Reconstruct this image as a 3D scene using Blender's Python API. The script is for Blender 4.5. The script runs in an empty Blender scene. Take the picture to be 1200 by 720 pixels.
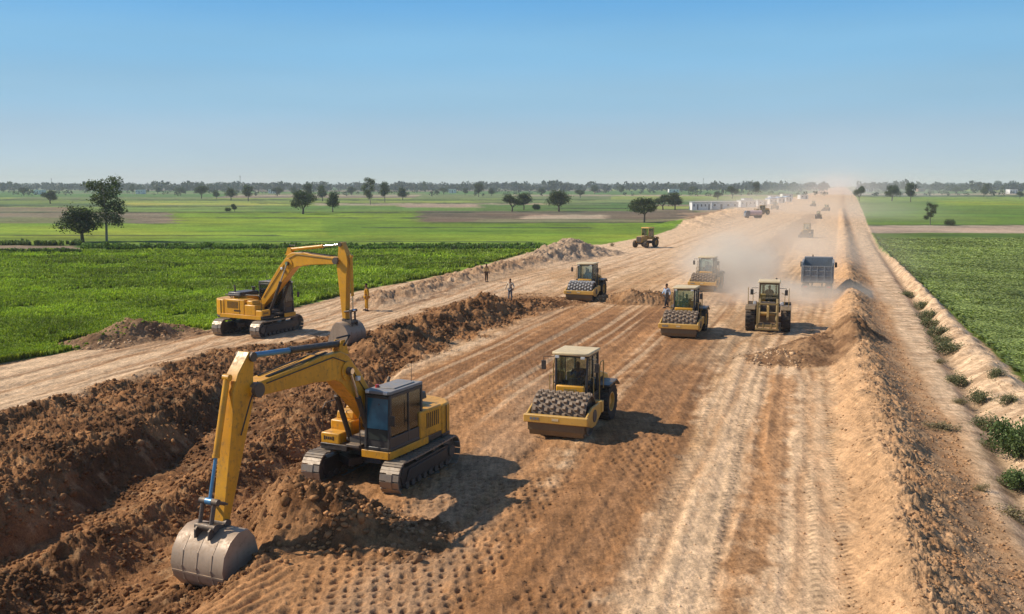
import bpy, math, random
import numpy as np
from math import sin, cos, pi, radians, sqrt, atan2
from mathutils import Vector, Matrix, Euler

SC = bpy.context.scene
COL = SC.collection
random.seed(7)
RNG = np.random.default_rng(11)

# ------------------------------------------------------------------ camera calibration
CH, FP, HZ = 9.5, 1150.0, 217.0           # camera height, focal length (in 1200 px units), horizon row
PITCH = math.atan((360 - HZ) / FP)

def P(px, py, z=0.0):
    """ground point seen at photo position px,py on the level z"""
    a = math.atan((py - 360) / FP) + PITCH
    d = (CH - z) / math.tan(a)
    depth = d * cos(PITCH) + (CH - z) * sin(PITCH)
    return ((px - 600) / FP * depth, d)

def proj(x, y, z=0.0):
    """numpy: world -> photo position"""
    dz = z - CH
    depth = np.maximum(y * cos(PITCH) - dz * sin(PITCH), 0.5)
    up = y * sin(PITCH) + dz * cos(PITCH)
    return 600 + FP * x / depth, 360 - FP * up / depth

# ------------------------------------------------------------------ noise
def _h(ix, iy, seed):
    h = (ix.astype(np.int64) * 374761393 + iy.astype(np.int64) * 668265263 + seed * 974711) & 0xffffffff
    h = ((h ^ (h >> 13)) * 1274126177) & 0xffffffff
    return ((h ^ (h >> 16)) & 0xffff) / 65536.0
_t = np.random.default_rng(5).random(256 * 256).astype(np.float32) * np.float32(2 * pi)
_GC, _GS = np.cos(_t), np.sin(_t)

def gn(x, y, seed=0):
    x, y = np.broadcast_arrays(np.asarray(x, float), np.asarray(y, float))
    flx = np.floor(x); fly = np.floor(y); fx = (x - flx).astype(np.float32); fy = (y - fly).astype(np.float32)
    ix = flx.astype(np.int32) + seed * 37; iy = fly.astype(np.int32) + seed * 91
    u = fx * fx * fx * (fx * (fx * 6 - 15) + 10); v = fy * fy * fy * (fy * (fy * 6 - 15) + 10)
    a0 = (ix & 255) << 8; a1 = ((ix + 1) & 255) << 8; b0 = iy & 255; b1 = (iy + 1) & 255
    def g(k, dx, dy): return _GC[k] * (fx - dx) + _GS[k] * (fy - dy)
    a = g(a0 | b0, 0, 0); b = g(a1 | b0, 1, 0); c = g(a0 | b1, 0, 1); d = g(a1 | b1, 1, 1)
    ab = a + (b - a) * u
    return (ab + (c + (d - c) * u - ab) * v) * np.float32(1.5)

def fbm(x, y, o=4, seed=0, gain=.5):
    s = 0; a = 1; f = 1
    for i in range(o):
        s = s + a * gn(x * f + i * 17.3, y * f - i * 9.1, seed + i); a *= gain; f *= 2.03
    return s

def billow(x, y, o=3, seed=0, gain=.5):
    s = 0; a = 1; f = 1
    for i in range(o):
        s = s + a * (np.abs(gn(x * f + i * 7.3, y * f + i * 3.1, seed + i)) * 2 - .5); a *= gain; f *= 2.1
    return s

def sst(a, b, x):
    t = np.clip((x - a) / (b - a), 0, 1)
    return t * t * (3 - 2 * t)

def lerp_interp(z, zs, xs):
    return np.interp(z, zs, xs)

class Line:
    """a line on the ground given by photo positions, as world x for every world y"""
    def __init__(s, pts, z=0.0, far=True):
        q = sorted([P(a, b, z) for a, b in pts], key=lambda p: p[1])
        (x0, y0), (x1, y1) = q[0], q[1]
        k = (x1 - x0) / (y1 - y0); k = max(-.1, min(.6, k))
        q.insert(0, (x0 - k * (y0 - 5), 5))
        if far: q.append((q[-1][0] + .335 * 6000, q[-1][1] + 6000))
        s.x = [p[0] for p in q]; s.y = [p[1] for p in q]
    def __call__(s, y): return np.interp(y, s.y, s.x)

def dist_poly(x, y, pts):
    """distance to a polyline of world points and the parameter (0..1) along it"""
    best = np.full(np.shape(x), 1e9); bt = np.zeros(np.shape(x)); n = len(pts) - 1
    for i in range(n):
        ax, ay = pts[i]; bx, by = pts[i + 1]; dx, dy = bx - ax, by - ay
        t = np.clip(((x - ax) * dx + (y - ay) * dy) / (dx * dx + dy * dy), 0, 1)
        d = np.hypot(x - ax - t * dx, y - ay - t * dy)
        m = d < best; best = np.where(m, d, best); bt = np.where(m, (i + t) / n, bt)
    return best, bt

# lines of the site
HAUL_TOP = Line([(0, 426), (100, 409), (250, 386), (340, 362), (416, 342), (530, 321), (590, 304), (655, 288), (705, 287), (767, 276), (797, 266), (840, 252), (900, 238), (940, 229)])
ROAD_LEFT = Line([(0, 426), (100, 409), (250, 386), (340, 366), (430, 352), (560, 330), (640, 312), (705, 291), (767, 281), (800, 270), (863, 251), (900, 240), (940, 230)])
HAUL_LOW = Line([(0, 492), (60, 474), (130, 450), (250, 410), (330, 402), (420, 392), (500, 362), (600, 345), (650, 338)], far=False)
DUG_RIGHT = Line([(150, 720), (315, 668), (352, 600), (350, 560), (440, 450), (520, 412), (600, 380), (655, 358)], far=False)
BERM_C = Line([(1068, 720), (1050, 600), (1022, 500), (1004, 430), (999, 380), (993, 320), (989, 270), (986, 240)])
BERM_R = Line([(1215, 720), (1160, 600), (1108, 500), (1066, 430), (1043, 380), (1016, 320), (999, 270), (990, 240)])
DITCH = Line([(1270, 720), (1205, 600), (1160, 500), (1118, 430), (1085, 370), (1050, 320), (1022, 280), (1008, 245)])
FIELD_R = Line([(1420, 650), (1310, 560), (1205, 455), (1160, 412), (1122, 378), (1066, 322), (1042, 302), (1030, 290), (1020, 272), (1012, 250), (1004, 232), (998, 225)])

MARKS = [[(905, 392), (893, 450), (850, 560), (790, 720)], [(800, 398), (772, 470), (705, 600), (610, 720)], [(957, 348), (930, 420), (922, 520), (955, 720)],
         [(0, 468), (250, 393), (430, 362), (570, 337), (760, 292)], [(0, 447), (200, 402), (400, 371), (600, 328), (700, 303)], [(690, 354), (780, 325), (880, 275), (930, 255)],
         [(610, 352), (720, 312), (860, 264), (915, 246)], [(660, 520), (560, 640), (480, 720)], [(925, 345), (880, 390), (850, 400), (820, 440)], [(560, 352), (660, 326), (760, 305), (860, 300)], [(905, 395), (925, 450), (905, 560), (880, 720)]]
MARKS = [[P(a, b) for a, b in q] for q in MARKS]
def marks(x, y):
    """pairs of wheel marks: depth 0..1"""
    m = np.zeros(np.shape(x))
    for i, q in enumerate(MARKS):
        d, t = dist_poly(x, y, q); d = d + .25 * gn(x * .15, y * .15, 110 + i)
        w = .20 if i not in (6, 5, 9) else .32
        m = np.maximum(m, np.exp(-((d - .95) / w) ** 2) * sst(0, .04, t) * (1 - sst(.96, 1, t)) * (.65 + .5 * gn(x * .4, y * .4, 130 + i)))
    return np.clip(m, 0, 1)

def trench(x, y):
    La = np.interp(y, [10, 25, 39.7, 58], [-26, -23.5, -20.7, -17.7])
    c1 = np.interp(y, [10, 25, 31.5, 43, 58], [-19, -17.2, -16.4, -14.9, -12.6]) + .5 * gn(y * .35, y * 0 + 3, 5)
    b1 = np.interp(y, [10, 25, 29.7, 41.5, 58], [-16.6, -15.4, -15.0, -13.7, -11.4]) + .5 * gn(y * .3, y * 0 + 8, 6)
    r2 = np.interp(y, [10, 25, 28.7, 37.8, 52], [-17, -13.0, -11.8, -9.4, -7]) + .3 * gn(y * .5, y * 0 + 1, 8)
    b2 = np.interp(y, [10, 25, 28.8, 33, 45], [-15, -11.2, -10.3, -8.7, -6.5]) + .3 * gn(y * .5, y * 0 + 5, 9)
    p = np.interp(y, [10, 22, 26, 30, 45], [-9, -6.4, -6.2, -6.9, -5.6])
    xs = [La - .5, La + .5, La + 1.8, c1 - 1.2, c1, b1, b1 + .9, r2 - .2, b2, np.maximum(b2 + .3, p - 1.8), p]
    hs = [0, .4, .0, -.05, -.30, -1.8, -1.7, -.6, -1.45, -.9, 0]
    out = np.zeros(np.shape(x))
    for i in range(len(xs) - 1):
        a = xs[i]; b = np.maximum(xs[i + 1], a + .15)
        t = np.clip((x - a) / (b - a), 0, 1)
        if i not in (4,): t = t * t * (3 - 2 * t) * .6 + t * .4
        m = (x >= a)
        out = np.where(m, hs[i] + (hs[i + 1] - hs[i]) * t, out)
    out = np.where(x > p, 0, out)
    return out * (1 - .55 * sst(38, 50, y)) * (1 - sst(50, 60, y))

# mounds that stand on the ground as things of their own: outline by photo, height
def _pts(l, z=0.0): return [P(a, b, z) for a, b in l]
MOUNDS = {
  'heap_long': dict(pts=_pts([(455, 408), (512, 386), (572, 368), (604, 362), (655, 353)]), w=2.6, hs=[.75, .9, 1.3, .35, .25], rough=.42, col=0),
  'heap_dig': dict(pts=_pts([(322, 612), (395, 622), (455, 632)]), w=1.75, hs=[1.0, 1.15, .35], rough=.34, col=0),
  'heap_field': dict(pts=_pts([(118, 402), (160, 396), (192, 390)]), w=2.6, hs=[.5, 1.15, .5], rough=.3, col=1),
  'heap_pale': dict(pts=_pts([(640, 305), (668, 300), (698, 297)]), w=4.6, hs=[.9, 2.3, .7], rough=.4, col=2),
  'heap_cross': dict(pts=_pts([(715, 352), (742, 355), (785, 354)]), w=2.1, hs=[.45, 1.0, .7], rough=.35, col=1),
  'heap_tipped': dict(pts=_pts([(925, 421), (957, 412), (985, 402)]), w=2.5, hs=[.2, .45, .9], rough=.3, col=1),
}
def mound_h(x, y, m):
    d, t = dist_poly(x, y, m['pts'])
    n = len(m['hs']) - 1
    h = np.interp(t * n, range(n + 1), m['hs'])
    dn = d / m['w'] + .16 * fbm(x * .55, y * .55, 2, 31)
    f = np.clip(1 - dn, 0, 1)
    prof = sst(0, .9, f)
    r = m['rough'] * (.6 * fbm(x * .8, y * .8, 4, 33) + .26 * billow(x * 1.8, y * 1.8, 2, 34) + .2 * billow(x * 4.3, y * 4.3, 3, 36))
    return h * prof + r * np.sqrt(prof) * np.minimum(1, h * 1.2)

BERM_FIELD = _pts([(436, 356), (490, 342), (560, 323), (610, 312), (640, 306)])
BERM_ROUGH = _pts([(800, 266), (835, 256), (870, 246)])

def ground(x, y, fine=True):
    """terrain height (numpy)"""
    x = np.asarray(x, float); y = np.asarray(y, float)
    h = np.zeros(np.shape(x))
    rl = ROAD_LEFT(y); bc = BERM_C(y); br = BERM_R(y); dt = DITCH(y); fr = FIELD_R(y)
    near = 1 - sst(120, 260, y)
    # lane coordinate for ruts (lanes swing slightly in the foreground)
    k = .262 * y + .0004 * y * y
    u = x - np.where(y < 90, k, .262 * 90 + .0004 * 8100 + .335 * (y - 90)) + .5 * gn(y * .035, x * 0 + 2, 140)
    onroad = sst(-.5, .8, x - rl) * (1 - sst(-3, -1.5, x - bc))
    if fine:
        dug = dugmask(x, y)
        h = h + onroad * (1 - dug) * near * (.035 * fbm(u * 1.1, y * .03, 3, 2) + .03 * gn(u * 2.6, y * .05, 4) + .02 * fbm(x * .8, y * .8, 3, 3) + .022 * fbm(x * 2.6, y * 2.6, 3, 6, .6) * (1 - sst(40, 80, y)))
        # tread strips of the machines
        for uu, ww, sp in ((-1.35, .2, .34), (-.35, .22, .30), (-3.1, .34, .36), (1.15, .2, .34), (2.0, .2, .3), (-12.6, .3, .22), (-15.0, .3, .22), (3.4, .28, .24)):
            c = uu + .35 * gn(y * .06, y * 0 + uu, 12)
            m = np.exp(-((u - c) / ww) ** 4) * onroad * near * (1 - dug) * (1 - sst(60, 110, y))
            h = h + m * (-.025 + .016 * np.sin(y * 2 * pi / sp + 2 * np.abs(u - c) / ww))
        mk = marks(x, y) * near * (1 - dug)
        h = h - mk * (.045 + .012 * np.sin((x + y * 2.1) * 2 * pi / .3) * (y < 70))
        # sheepsfoot dents in the lane the rollers have passed
        h = h - dents(x, y) * (1 - dug) * .085
    # right hand windrow
    hb = np.interp(y, [10, 40, 60, 90, 150, 400], [.95, .95, .88, .85, .75, .5])
    lf = 2.0
    g = x - bc + .35 * fbm(x * .3, y * .3, 2, 14)
    prof = np.where(g < 0, np.clip(1 + g / (1.35 + .2 * hb), 0, 1), np.clip(1 - g / np.maximum(br - bc, .8), 0, 1))
    prof = sst(0, 1, prof)
    h = h + hb * prof
    if fine:
        h = h + prof * (1 - sst(200, 400, y)) * (.17 * fbm(x * .8, y * .5, 4, 15) + .07 * billow(x * 2.2, y * 2.2, 4, 16, .6) * (.6 + .7 * sst(-.3, .3, g)))
        rt = sst(0, 1, x - br) * (1 - sst(-.3, 1, x - fr)) * (1 - sst(150, 300, y))
        h = h + rt * (.05 * fbm(x * .4, y * 1.6, 3, 18) + .02 * fbm(x * 2, y * 2, 2, 19))
    # ditch and pale clod ridge before the right field
    h = h - .35 * np.exp(-((x - dt) / .5) ** 2) * near
    mid = (dt + fr) / 2 + .3
    wd = np.maximum((fr - dt) / 2, .6)
    e = np.exp(-((x - mid) / (wd * .62)) ** 2) * near
    h = h + e * (.38 + (.3 * fbm(x * .45, y * .45, 3, 20) if fine else 0))
    # bank along the left field
    d, t = dist_poly(x, y, BERM_FIELD)
    e = np.exp(-(d / 2.2) ** 2)
    h = h + e * (.65 + .40 * fbm(x * .35, y * .35, 3, 22) + (.22 * fbm(x * 1.3, y * 1.3, 4, 28, .6) if fine else 0))
    d, t = dist_poly(x, y, BERM_ROUGH)
    e = np.exp(-(d / 6) ** 2)
    h = h + e * (1.0 + .7 * fbm(x * .15, y * .15, 3, 23))
    # trench and clods
    h = h + trench(x, y)
    if fine:
        tr = trench(x, y)
        h = h + dug * (.13 * fbm(x * .45, y * .45, 3, 24) + (1 - .6 * sst(-.5, -1.2, tr)) * (.13 * fbm(x * 1.7, y * 1.7, 4, 29, .6) + .085 * billow(x * 2.4, y * 2.4, 4, 25, .62)))
        # tooth marks on the floor below the bucket
        tm = sst(17, 19, y) * (1 - sst(24.0, 25.5, y)) * sst(-9.8, -9.0, x) * (1 - sst(-6.0, -5.0, x))
        h = h + tm * .10 * (np.abs(np.sin((x - y * .62 + .10 * gn(x * 1.3, y * 1.3, 44)) * pi / .42)) - .5)
        # left and right fields are a hair higher and uneven
        h = h + .05 * fbm(x * .1, y * .1, 2, 27) * near
    return h

def dugmask(x, y):
    a = HAUL_LOW(y); b = DUG_RIGHT(y)
    n = .9 * fbm(x * .4, y * .4, 3, 50)
    m = sst(-.4, .9, x - a + n) * (1 - sst(-.9, .6, x - b + n))
    m = m * (1 - sst(80, 88, y))
    m = m * (1 - .85 * sst(1.6, .4, np.hypot((x + 15.6) / 3, (y - 64) / 3.4)))
    return m

def dentmask(u, y):
    return sst(-11.6, -11, u) * (1 - sst(-6.9, -6.3, u)) * sst(14, 18, y) * (1 - sst(34.5, 36, y)) + .7 * sst(-6, -5.6, u) * (1 - sst(-3.9, -3.5, u)) * (1 - sst(34, 50, y)) + .55 * sst(-16, -15.6, u) * (1 - sst(-12.6, -12.2, u)) * sst(34, 38, y) * (1 - sst(52, 62, y))

def dents(x, y):
    """rows of pad prints, 0..1"""
    k = np.where(y < 90, .262 * y + .0004 * y * y, .262 * 90 + .0004 * 8100 + .335 * (y - 90)); u = x - k
    a = y / .40; b = u / .33 + .5 * (np.floor(a) % 2)
    fa = a - np.floor(a) - .5 + .24 * gn(x * 2.1, y * 2.1, 41); fb = b - np.floor(b) - .5 + .24 * gn(x * 2.3, y * 1.9, 42)
    return np.clip(dentmask(u, y) * (.35 + .75 * sst(-.35, .25, fbm(x * .22, y * .16, 2, 171))) * np.exp(-((fa * fa * .8 + fb * fb) / .05) ** 1.6) * (.85 + .6 * gn(x * 1.3, y * 1.3, 43)), 0, 1.3)

def gz(x, y):
    return float(ground(np.array([x]), np.array([y]))[0])
def gz0(x, y):
    return float(ground(np.array([x]), np.array([y]), False)[0])

# ------------------------------------------------------------------ ground colour (albedo)
def mix(c, d, m):
    return c + (d - c) * m[..., None]

def A(*c): return np.array(c, float)
TAN = A(.51, .300, .145); PALE = A(.68, .455, .265); BROWN = A(.245, .115, .046); DARK = A(.150, .068, .027); DUST = A(.66, .445, .265)
def gcolor(x, y, z):
    px, py = proj(x, y, 0)
    n = len(x)
    rl = ROAD_LEFT(y); ht = HAUL_TOP(y); bc = BERM_C(y); br = BERM_R(y); fr = FIELD_R(y); dt = DITCH(y)
    n1 = fbm(x * .12, y * .12, 4, 60); n2 = fbm(x * .9, y * .9, 4, 61)
    k = np.where(y < 90, .262 * y + .0004 * y * y, .262 * 90 + .0004 * 8100 + .335 * (y - 90))
    u = x - k + .5 * gn(y * .035, x * 0 + 2, 140) + .25 * fbm(x * .15, y * .06, 2, 141)
    st = fbm(u * .6, y * .035, 4, 62); st2 = fbm(u * 2.2, y * .09, 3, 63)
    # ---- fields far away: strips of crops
    kx = x - .335 * y * .3
    row = np.floor(py * .55 + .35 * np.floor(kx / (y * .16 + 30)))
    cell = _h(row, np.floor(kx / (y * .16 + 30)), 5); cell2 = _h(row, np.floor(kx / (y * .16 + 30)), 9)
    OL = A(.16, .19, .07); GR = A(.09, .17, .035); YG = A(.26, .30, .06); BRF = A(.20, .15, .10); TNF = A(.34, .27, .17)
    c = np.repeat(GR[None], n, 0)
    c = mix(c, OL, (cell > .35).astype(float)); c = mix(c, YG, ((cell > .58) & (cell2 > .3)).astype(float) * .8)
    c = mix(c, BRF, (cell > .78).astype(float)); c = mix(c, TNF, (cell > .93).astype(float))
    def band(x0, x1, y0, y1, col, m=1.0, e=.5):
        nonlocal c
        w = 2.0 * n1
        k_ = sst(x0 - 3, x0 + 3, px + 6 * w) * (1 - sst(x1 - 3, x1 + 3, px + 6 * w)) * sst(y0 - e, y0 + e, py + .3 * w) * (1 - sst(y1 - e, y1 + e, py + .3 * w))
        c = mix(c, np.asarray(col), k_ * m)
    G1 = A(.20, .28, .022); G2 = A(.15, .215, .018); G3 = A(.235, .295, .026); G4 = A(.080, .15, .018)
    band(-900, 620, 233, 239, A(.17, .22, .05)); band(-900, 120, 239, 242, A(.10, .14, .05)); band(140, 640, 236, 241, YG * .9)
    band(-900, 300, 242, 249, A(.17, .23, .05)); band(-900, 85, 243, 249, A(.20, .16, .09)); band(300, 640, 241, 248, A(.13, .2, .04))
    band(370, 640, 238.5, 241, TNF * 1.1); band(470, 600, 240, 243.5, A(.35, .25, .17)); band(150, 330, 238, 240.5, A(.32, .32, .06))
    band(-900, 210, 249, 262, A(.21, .165, .10)); band(-900, 150, 255, 262, A(.17, .17, .07)); band(200, 500, 248, 256, G1 * .8); band(210, 560, 252, 263, G1 * .95)
    band(-900, 560, 262, 272, G1); band(-900, 560, 271, 280, G3 * .92); band(-900, 640, 279, 290, G2 * 1.05)
    band(380, 800, 259, 276, A(.145, .225, .018)); band(470, 760, 275, 305, G1 * .95)
    band(490, 815, 247.5, 260.5, A(.155, .115, .07)); band(612, 712, 252, 257, A(.40, .29, .19)); band(560, 900, 257, 261, A(.19, .17, .08))
    band(560, 760, 240, 247.5, A(.10, .16, .035)); band(560, 800, 234, 238, A(.18, .22, .07)); band(600, 1000, 228.5, 230, TNF)
    band(-900, 92, 288, 297, A(.24, .16, .10)); band(-900, 600, 287.3, 293.5, A(.075, .13, .02)); band(-900, 92, 288.5, 294, A(.27, .19, .12))
    band(820, 930, 236, 262, A(.33, .24, .15)); band(800, 900, 249, 262, A(.30, .2, .12))
    band(-900, 700, 293.5, 700, G2, e=.8)
    band(-900, 700, 262.2, 262.9, G4, .7, .3); band(230, 600, 270.5, 271.3, G4, .6, .3)
    for y_, x0_, x1_ in ((241.2, -900, 300), (248.6, -900, 560), (255, 250, 500), (275.5, -900, 330), (283, 100, 620), (266.5, 430, 700), (244, 640, 760), (237.8, 300, 900), (234, -900, 700), (260.8, 500, 790)): band(x0_, x1_, y_, y_ + 1.0, A(.05, .065, .025), .9, .35)
    # right side fields
    band(985, 2400, 236, 265, A(.12, .19, .02)); band(985, 2400, 230, 236.5, A(.19, .26, .045)); band(1100, 2400, 236, 241, G3 * .9); band(985, 2400, 227, 229, TNF)
    band(985, 2400, 229, 231, A(.06, .09, .03)); band(985, 2400, 273, 900, A(.10, .15, .022)); band(985, 2400, 264.3, 273.3, A(.40, .29, .20))
    band(985, 2400, 263.3, 264.6, A(.05, .08, .02), .8, .3)
    n5 = fbm((x + .3 * y) * .02, y * .05, 4, 74)
    c = c * (1 + .22 * n1 + .18 * n2 + .28 * n5)[:, None]; c[:, 0] *= 1 + .15 * fbm(x * .03, y * .03, 2, 75)
    far = c.copy()
    # ---- the site: bare earth
    s = np.repeat(TAN[None], n, 0)
    s = mix(s, PALE, sst(-.35, .55, .55 * st + .35 * n1 + .35 * n2) * .9)
    s = mix(s, BROWN * 1.5, sst(.1, .75, -st2 + .5 * n2) * .40)
    # dusty far road
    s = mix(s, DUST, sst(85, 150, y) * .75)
    # brown lanes
    def lane(pts, w0, col, m=1.0, soft=.6, y0=0, y1=400):
        nonlocal s
        L = Line(pts, far=False); d = np.abs(x - L(y)) + .5 * n2 + .7 * st
        s = mix(s, np.asarray(col), (1 - sst(w0 - soft, w0 + soft, d)) * m * sst(y0, y0 + 4, y) * (1 - sst(y1 - 6, y1, y)))
    MID = A(.40, .19, .074)
    lane([(300, 720), (420, 600), (520, 500), (620, 430), (700, 380), (720, 360)], 5.4, MID, .9, .9, 0, 80)
    lane([(620, 720), (690, 600), (770, 480), (800, 420), (815, 380)], 2.0, BROWN * 1.15, .9, .8, 0, 66)
    lane([(440, 720), (560, 560), (640, 460)], 1.4, A(.40, .235, .125), .8, .7, 0, 60)
    lane([(600, 440), (690, 395), (775, 362)], 2.6, BROWN * 1.05, .85, .9, 46, 76)
    lane([(455, 470), (600, 408), (700, 372)], 1.2, BROWN * 1.1, .75, .7, 38, 74)
    lane([(790, 720), (850, 560), (885, 450), (893, 410)], 1.25, PALE * 1.0, .85, .6, 0, 58)
    lane([(930, 720), (935, 560), (940, 450)], 1.0, PALE * 1.02, .85, .6, 0, 60)
    lane([(872, 720), (900, 560), (915, 450)], .42, MID * 1.0, .75, .4, 0, 54)
    lane([(790, 445), (860, 405), (905, 360), (925, 320)], 1.7, A(.43, .275, .15), .6, .8, 50, 110)
    lane([(860, 330), (905, 290), (940, 262), (960, 246)], 2.6, A(.36, .23, .14), .65, 1.4, 75, 330)
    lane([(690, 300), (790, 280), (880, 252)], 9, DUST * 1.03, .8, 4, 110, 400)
    # haul road
    hm = sst(-.3, .7, x - ht) * (1 - sst(-.6, .5, x - HAUL_LOW(y))) * (1 - sst(90, 110, y))
    s = mix(s, mix(np.repeat((PALE * .98)[None], n, 0), BROWN * 1.5, sst(.15, .6, gn((x - .2 * y) * 1.5, y * .04, 70) + .3 * n2) * .6), hm)
    s = mix(s, np.repeat((MID * .95)[None], n, 0), marks(x, y) * .6)
    # dents painted darker: damp soil, and shade that the coarse mesh leaves out
    s = mix(s, BROWN * .95, np.clip(dents(x, y), 0, 1) * .62)
    wl = sst(.05, .5, gn(u * 1.5, y * .022, 161) + .35 * gn(u * 3.1, y * .06, 162) + .12 * n2) * sst(36, 44, y) * (1 - sst(84, 96, y)) * (1 - sst(-5.5, -3.5, u))
    s = mix(s, BROWN * .95, wl * .62)
    s = mix(s, PALE * .95, sst(.15, .5, gn(u * 1.9, y * .02, 163) + .3 * gn(u * 3.3, y * .07, 164)) * sst(36, 44, y) * (1 - sst(84, 96, y)) * (1 - sst(-8, -6, u)) * .55)
    # dug earth
    dg = dugmask(x, y)
    dk = mix(np.repeat(DARK[None], n, 0), BROWN * 1.12, sst(-.35, .4, n1 + .5 * n2))
    dk = mix(dk, MID * 1.05, sst(.1, .7, fbm(x * .5, y * .5, 3, 71)) * .75)
    dk = mix(dk, TAN * .9, sst(.25, .7, fbm(x * 1.6, y * 1.6, 3, 72)) * .45)
    s = mix(s, dk, dg)
    # windrow
    g = x - bc
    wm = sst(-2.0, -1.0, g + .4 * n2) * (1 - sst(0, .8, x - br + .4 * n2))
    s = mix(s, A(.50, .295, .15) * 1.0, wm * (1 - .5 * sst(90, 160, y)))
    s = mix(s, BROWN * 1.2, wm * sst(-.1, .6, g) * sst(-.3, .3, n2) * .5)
    # right track
    tm = sst(0, 1, x - br + .4 * n1) * (1 - sst(-.4, .4, x - fr))
    s = mix(s, mix(np.repeat((A(.66, .45, .27))[None], n, 0), A(.40, .25, .14), sst(-.05, .4, fbm(x * .5, y * 1.9, 4, 73)) * .75), tm)
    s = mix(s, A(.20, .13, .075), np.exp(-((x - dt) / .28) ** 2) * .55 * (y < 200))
    # bank along the left field
    bm = 0
    d, t = dist_poly(x, y, BERM_FIELD)
    s = mix(s, A(.30, .175, .095), np.exp(-(d / 2.8) ** 2) * sst(-.5, .3, n2 + .3) * .95)
    s = s * (1 + .17 * n2 + .09 * st2 + .12 * fbm(x * 3.5, y * 3.5, 2, 66))[:, None]
    # tread bars: broken dark marks along the wheel strips and the track edges
    uu_ = x - k + .35 * gn(y * .06, x * 0, 12)
    for u0, w_, sp, a_ in ((-1.35, .13, .34, .5), (-.35, .16, .30, .55), (1.15, .12, .34, .45), (2.0, .14, .3, .5), (-3.1, .2, .36, .4), (-13, .22, .36, .35), (-15.2, .22, .36, .35), (3.2, .16, .3, .4)):
        bar = sst(.0, .55, np.sin(y * 2 * pi / sp + 3 * np.abs(uu_ - u0) + 2.2 * gn(x * 1.1, y * 1.1, 81)) + .9 * gn(x * 1.7, y * 1.7, 82))
        s = s * (1 - a_ * bar * np.exp(-((uu_ - u0 + .12 * gn(y * .5, x * 0, 83)) / w_) ** 2) * (1 - sst(45, 75, y)) * sst(-.5, .4, gn(y * .12, x * 0 + u0, 84) + .2))[:, None]
    inside = sst(-.25, .25, x - ht + .25 * n2) * (1 - sst(-.2, .2, x - fr + .2 * n2))
    inside = inside * sst(218.2, 219.5, py)
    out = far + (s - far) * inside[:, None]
    return np.clip(out, .012, .8), inside, dg

# ------------------------------------------------------------------ ids
def tag(o, label=None, cat=None, group=None, kind=None):
    if label: o['label'] = label
    if cat: o['category'] = cat
    if group: o['group'] = group
    if kind: o['kind'] = kind
    return o

def empty(name, loc, rz=0, label=None, cat=None, group=None, scale=1, rx=0, ry=0):
    o = bpy.data.objects.new(name, None); COL.objects.link(o)
    o.location = loc; o.rotation_euler = (rx, ry, rz); o.scale = (scale,) * 3; o.empty_display_size = .3
    return tag(o, label, cat, group)

def copy_tree(o, parent=None):
    c = o.copy(); COL.objects.link(c)
    if parent is not None: c.parent = parent
    for ch in [q for q in bpy.data.objects if q.parent == o]: copy_tree(ch, c)
    return c

def np_mesh(name, V, F, mats, col=None, smooth=False, colname='gcol', extra=None):
    """V (n,3), F (m,4) or (m,3)"""
    me = bpy.data.meshes.new(name)
    k = F.shape[1]
    me.vertices.add(len(V)); me.vertices.foreach_set('co', np.ascontiguousarray(V, dtype=np.float32).ravel())
    me.loops.add(F.size); me.loops.foreach_set('vertex_index', np.ascontiguousarray(F, dtype=np.int32).ravel())
    me.polygons.add(len(F)); me.polygons.foreach_set('loop_start', np.arange(0, F.size, k, dtype=np.int32))
    me.polygons.foreach_set('loop_total', np.full(len(F), k, dtype=np.int32))
    me.update(calc_edges=True)
    if smooth: me.polygons.foreach_set('use_smooth', np.ones(len(F), bool))
    if col is not None:
        a = me.color_attributes.new(colname, 'FLOAT_COLOR', 'POINT')
        cc = np.ones((len(V), 4), np.float32); cc[:, :3] = col
        if extra is not None: cc[:, 3] = extra
        a.data.foreach_set('color', cc.ravel())
    for m in mats: me.materials.append(m)
    o = bpy.data.objects.new(name, me); COL.objects.link(o)
    return o
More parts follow.
